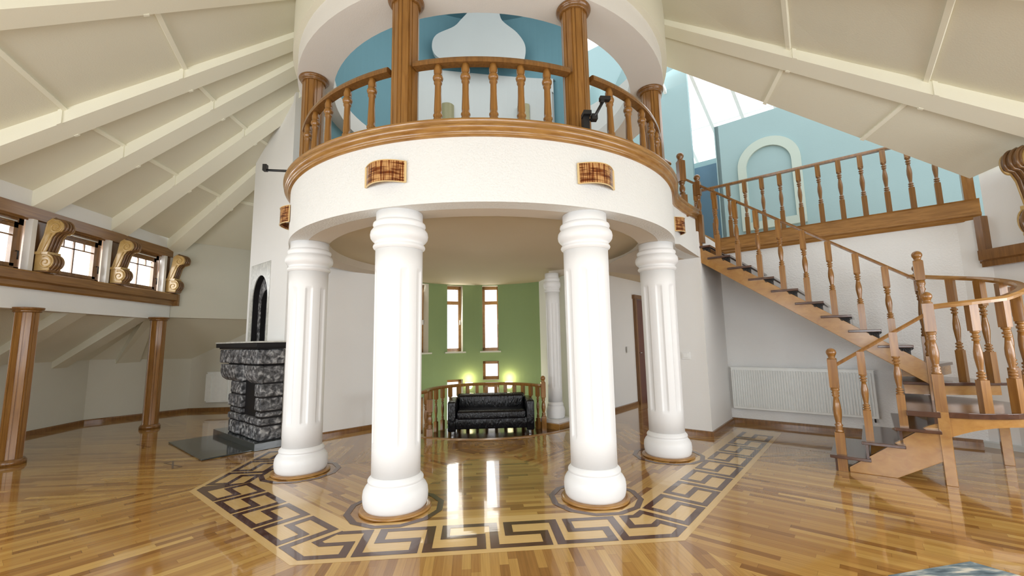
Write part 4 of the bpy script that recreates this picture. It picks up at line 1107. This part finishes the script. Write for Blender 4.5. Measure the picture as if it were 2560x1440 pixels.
struct('trim_26', mb, BLUE, 'pale blue slanted slabs shaped as light streaks below the roof glazing')

# ------------------------------------------------------------------ east wall with trim
UE = 7.08
mb = MB(); mb.add([(6.86, -1.02, 0), (7.12, -1.62, 0), (7.12, -1.62, 3.24), (6.86, -1.02, 3.24)], [(0, 1, 2, 3)]); mb.add([(7.12, -1.62, 0), (7.16, -3.4, 0), (7.16, -3.4, 4.6), (7.12, -1.62, 4.6)], [(0, 1, 2, 3)])
struct('wall_east', mb, PLS, 'white wall at the right behind the landing')
mb = MB(); mb.box((7.07, -1.60, 2.92), (.06, .045, .34)); mb.sweep([(7.08, -3.4, 0), (7.08, -1.58, 0)], [(0, 2.52), (-.08, 2.52), (-.08, 2.60), (-.12, 2.62), (-.12, 2.76), (0, 2.76)])
struct('trim_27', mb, OAKD, 'wooden ledge and upright on the right wall')
mb = MB(); mb.sweep([(6.9, -1.15, 0), (7.13, -1.72, 0), (7.15, -3.4, 0)][::-1], [(-.03, 0), (0, 0), (0, .08), (-.03, .07)]); struct('baseboard_east', mb, GREYP, 'pale baseboard behind the stair landing')
# remaining walls of the room, behind the viewer, with window openings added for daylight
WQ = 8.65
def face_wall(k, name, label, hole=True):
    (nx, ny), (tx, ty) = frame(k); L = WQ*T8
    fn = lambda s, z, o: (nx*(WQ+o)+tx*s, ny*(WQ+o)+ty*s, z)
    mb = MB(); hs = [(-2.7, -1.0, .9, 2.55), (-.85, .85, .9, 2.55), (1.0, 2.7, .9, 2.55)] if hole else []
    wall_grid(mb, fn, [-L, L], [0, 3.3], hs, .2, 0, 0); struct(name, mb, PLS, label, fix=False)
    for i, (a, b, z0, z1) in enumerate(hs):
        t = thing('window_%d' % (40+10*(k+1)+i), 'unseen window behind the viewer, added for daylight', 'window', fn((a+b)/2, z0, .08), math.atan2(ty, tx)); t['kind'] = 'structure'
        w_, H = (b-a)/2, z1-z0; f = MB()
        for s in (-1, 0, 1): f.box((s*(w_-.04), 0, H/2), (.04, .03, H/2))
        f.box((0, 0, .04), (w_, .03, .04)); f.box((0, 0, H-.04), (w_, .03, .04)); f.build('window_frame', OAKV, t)
        g = MB(); g.box((0, 0, H/2), (w_-.05, .003, H/2-.05)); g.build('pane', GLASS, t)
face_wall(0, 'wall_south', 'white wall with added windows behind the viewer')
face_wall(-1, 'wall_southwest', 'white wall with added windows at the near left')
face_wall(1, 'wall_southeast', 'white wall with added windows at the near right')
mb = MB(); mb.add([(7.16, -3.4, 0), (8.65, -3.55, 0), (8.65, -3.55, 4), (7.16, -3.4, 4)], [(0, 1, 2, 3)]); struct('wall_east_return', mb, PLS, 'short white return wall at the right')

# ------------------------------------------------------------------ stairwell railing behind the sofa
t = thing('stairwell_railing', 'low curved wooden railing round the black sofa', 'railing', (.03, .98, -.1)); 
RRl = 1.14
pts = [(RRl*cos(rad(a)), RRl*sin(rad(a)), .80) for a in [22+i*(168-22)/30 for i in range(31)]]
pts += [(-1.13, .0, .80), (-1.25, -.18, .80), (-1.5, -.30, .80), (-1.9, -.22, .80)]
mb = MB(); mb.sweep(pts, [(-.04, 0), (.04, 0), (.045, .03), (.03, .055), (-.03, .055), (-.045, .03)]); mb.build('handrail', OAKV, t)
BALW = mesh_of(block_bal(.81, .062, .2, .62), 'baluster', OAKV)
for i in range(15):
    a = 30+i*10; place(BALW, 'baluster', (RRl*cos(rad(a)), RRl*sin(rad(a)), 0), t, rad(a))
for x, y in ((-1.12, .0), (-1.3, -.2), (-1.52, -.29), (-1.75, -.26)): place(BALW, 'baluster', (x, y, 0), t, .3)
o = newel_mesh(1.0, .085, [(0, .26), (.62, .90)]).build('newel_post', OAKV, t); o.location = (RRl*cos(rad(20)), RRl*sin(rad(20)), 0)
o = newel_mesh(.98, .10, [(0, .26), (.58, .80)], False).build('newel_post', OAKD, t); o.location = (-1.02, -.28, 0); o.scale = (1, 1, .9)

# ------------------------------------------------------------------ sconces on the balcony face
def sconce(adeg, z, label, r=RD, n=0, w=.23, h=.22):
    t = thing('wall_sconce', label, 'lamp', (r*cos(rad(adeg)), r*sin(rad(adeg)), z), rad(adeg)-PI/2+PI, 'amber glass sconces on the balcony face')
    # local: x along wall, -y out of the wall -> here +y points to the centre after rotation
    mb = MB(); n_ = 16; pts = []
    for i in range(n_+1):
        x = -w+2*w*i/n_; y = .11*(1-(x/w)**2)+.004; pts.append((x, y))
    for i in range(n_):
        (x0, y0), (x1, y1) = pts[i], pts[i+1]
        mb.hexa([(x0, y0, 0), (x1, y1, 0), (x1, y1-.008, 0), (x0, y0-.008, 0)], [(x0, y0, h), (x1, y1, h), (x1, y1-.008, h), (x0, y0-.008, h)])
    mb.v = [(x, -y, z_) for x, y, z_ in mb.v]; gs = mb.build('glass_shade', AMBER, t)
    bt = MB()
    for k_ in (0, 1):
        z0 = -.004 if k_ == 0 else h-.004
        bt.sweep([(x, -y, z0) for x, y in pts], [(-.006, 0), (.006, 0), (.006, .008), (-.006, .008)])
    for s in (-1, 1): bt.box((s*w, -.006, h/2), (.010, .006, h/2))
    bt.build('shade_edge', AMBEDGE, gs)
    b = MB(); b.box((0, -.02, h/2), (.09, .02, .05)); b.build('wall_mount', WHITEP, t)
    return t
def sconce_rot(adeg, z, label):
    t = sconce(adeg, z, label); t.rotation_euler = (0, 0, rad(adeg)+PI/2); return t
sconce_rot(-112.3, 3.19, 'amber streaked glass sconce above the front left column')
sconce_rot(-68.3, 3.20, 'amber streaked glass sconce above the front right column')
sconce_rot(-157.0, 3.19, 'amber streaked glass sconce on the left curve of the balcony')
t = sconce(-20, 3.17, 'narrow looking amber sconce near the stair head'); t.location = (2.945, -.735, 3.22); t.rotation_euler = (0, 0, math.atan2(.16, .13)); t.scale = (.72, 1, 1)
for a, l in ((109, 'left olive glass lamp on the pale apse wall'), (58.5+8, 'right olive glass lamp on the pale apse wall')):
    p = apse(a, 6.55, -.26); t = thing('apse_lamp', l, 'lamp', p, rad(a)-PI/2, 'olive lamps in the apse')
    mb = MB()
    n_ = 10
    for i in range(n_):
        x0, x1 = -.14+.28*i/n_, -.14+.28*(i+1)/n_; y0, y1 = -.08*(1-(x0/.14)**2), -.08*(1-(x1/.14)**2)
        mb.hexa([(x0, y0, 0), (x1, y1, 0), (x1, .04, 0), (x0, .04, 0)], [(x0, y0, .42), (x1, y1, .42), (x1, .04, .42), (x0, .04, .42)])
    mb.build('shade', OLIVEG, t); b = MB(); b.box((0, .05, .2), (.08, .02, .08)); b.build('wall_mount', WHITEP, t)
# black arm brackets
t = thing('arm_bracket', 'black folding arm bracket clamped at the thick right post', 'bracket', (.985, -2.86, ZL), 0, 'black arm brackets')
mb = MB(); mb.box((-.01, .10, .09), (.033, .05, .10)); mb.box((-.01, 0.06, .165), (.042, .06, .022)); mb.build('clamp', BLACKM, t, .004)
mb = MB(); mb.tube([(.03, .05, .10), (.06, .0, .11), (.16, -.02, .29)], .016); mb.box((.06, .02, .11), (.03, .035, .03)); mb.build('arm', BLACKM, t)
mb = MB(); mb.box((.17, -.02, .30), (.055, .03, .020)); mb.box((.14, -.02, .27), (.018, .025, .02)); mb.build('holder', BLACKM, t, .003)
t = thing('arm_bracket', 'black folding arm bracket jutting out at the far left post', 'bracket', (-2.50, -1.16, ZL+.06), 0, 'black arm brackets')
mb = MB(); mb.box((-.03, 0, .08), (.035, .05, .09)); mb.build('clamp', BLACKM, t, .004)
mb = MB(); mb.tube([(-.03, -.02, .10), (-.12, -.05, .07), (-.46, -.10, .06)], .017); mb.tube([(-.10, -.04, .07), (-.17, -.05, .14)], .02); mb.build('arm', BLACKM, t)
mb = MB(); mb.box((-.47, -.10, .09), (.025, .03, .045)); mb.build('holder', BLACKM, t, .003)
# rug at the lower right
mb = MB(); mb.prism([(2.5, -4.14), (3.22, -4.05), (3.7, -4.9), (2.9, -5.3), (2.2, -4.6)], .002, .014)
o = mb.build('rug', RUG); tag(o, 'grey and cream woven rug at the lower right edge', 'rug')

# beams and unseen windows that nothing tells apart share a group
seen = {}
for o in C.objects:
    if o.parent is None and 'label' in o: seen.setdefault(o['label'], []).append(o)
for l, os_ in seen.items():
    if len(os_) > 1:
        for o in os_:
            if 'group' not in o: o['group'] = l+' set'
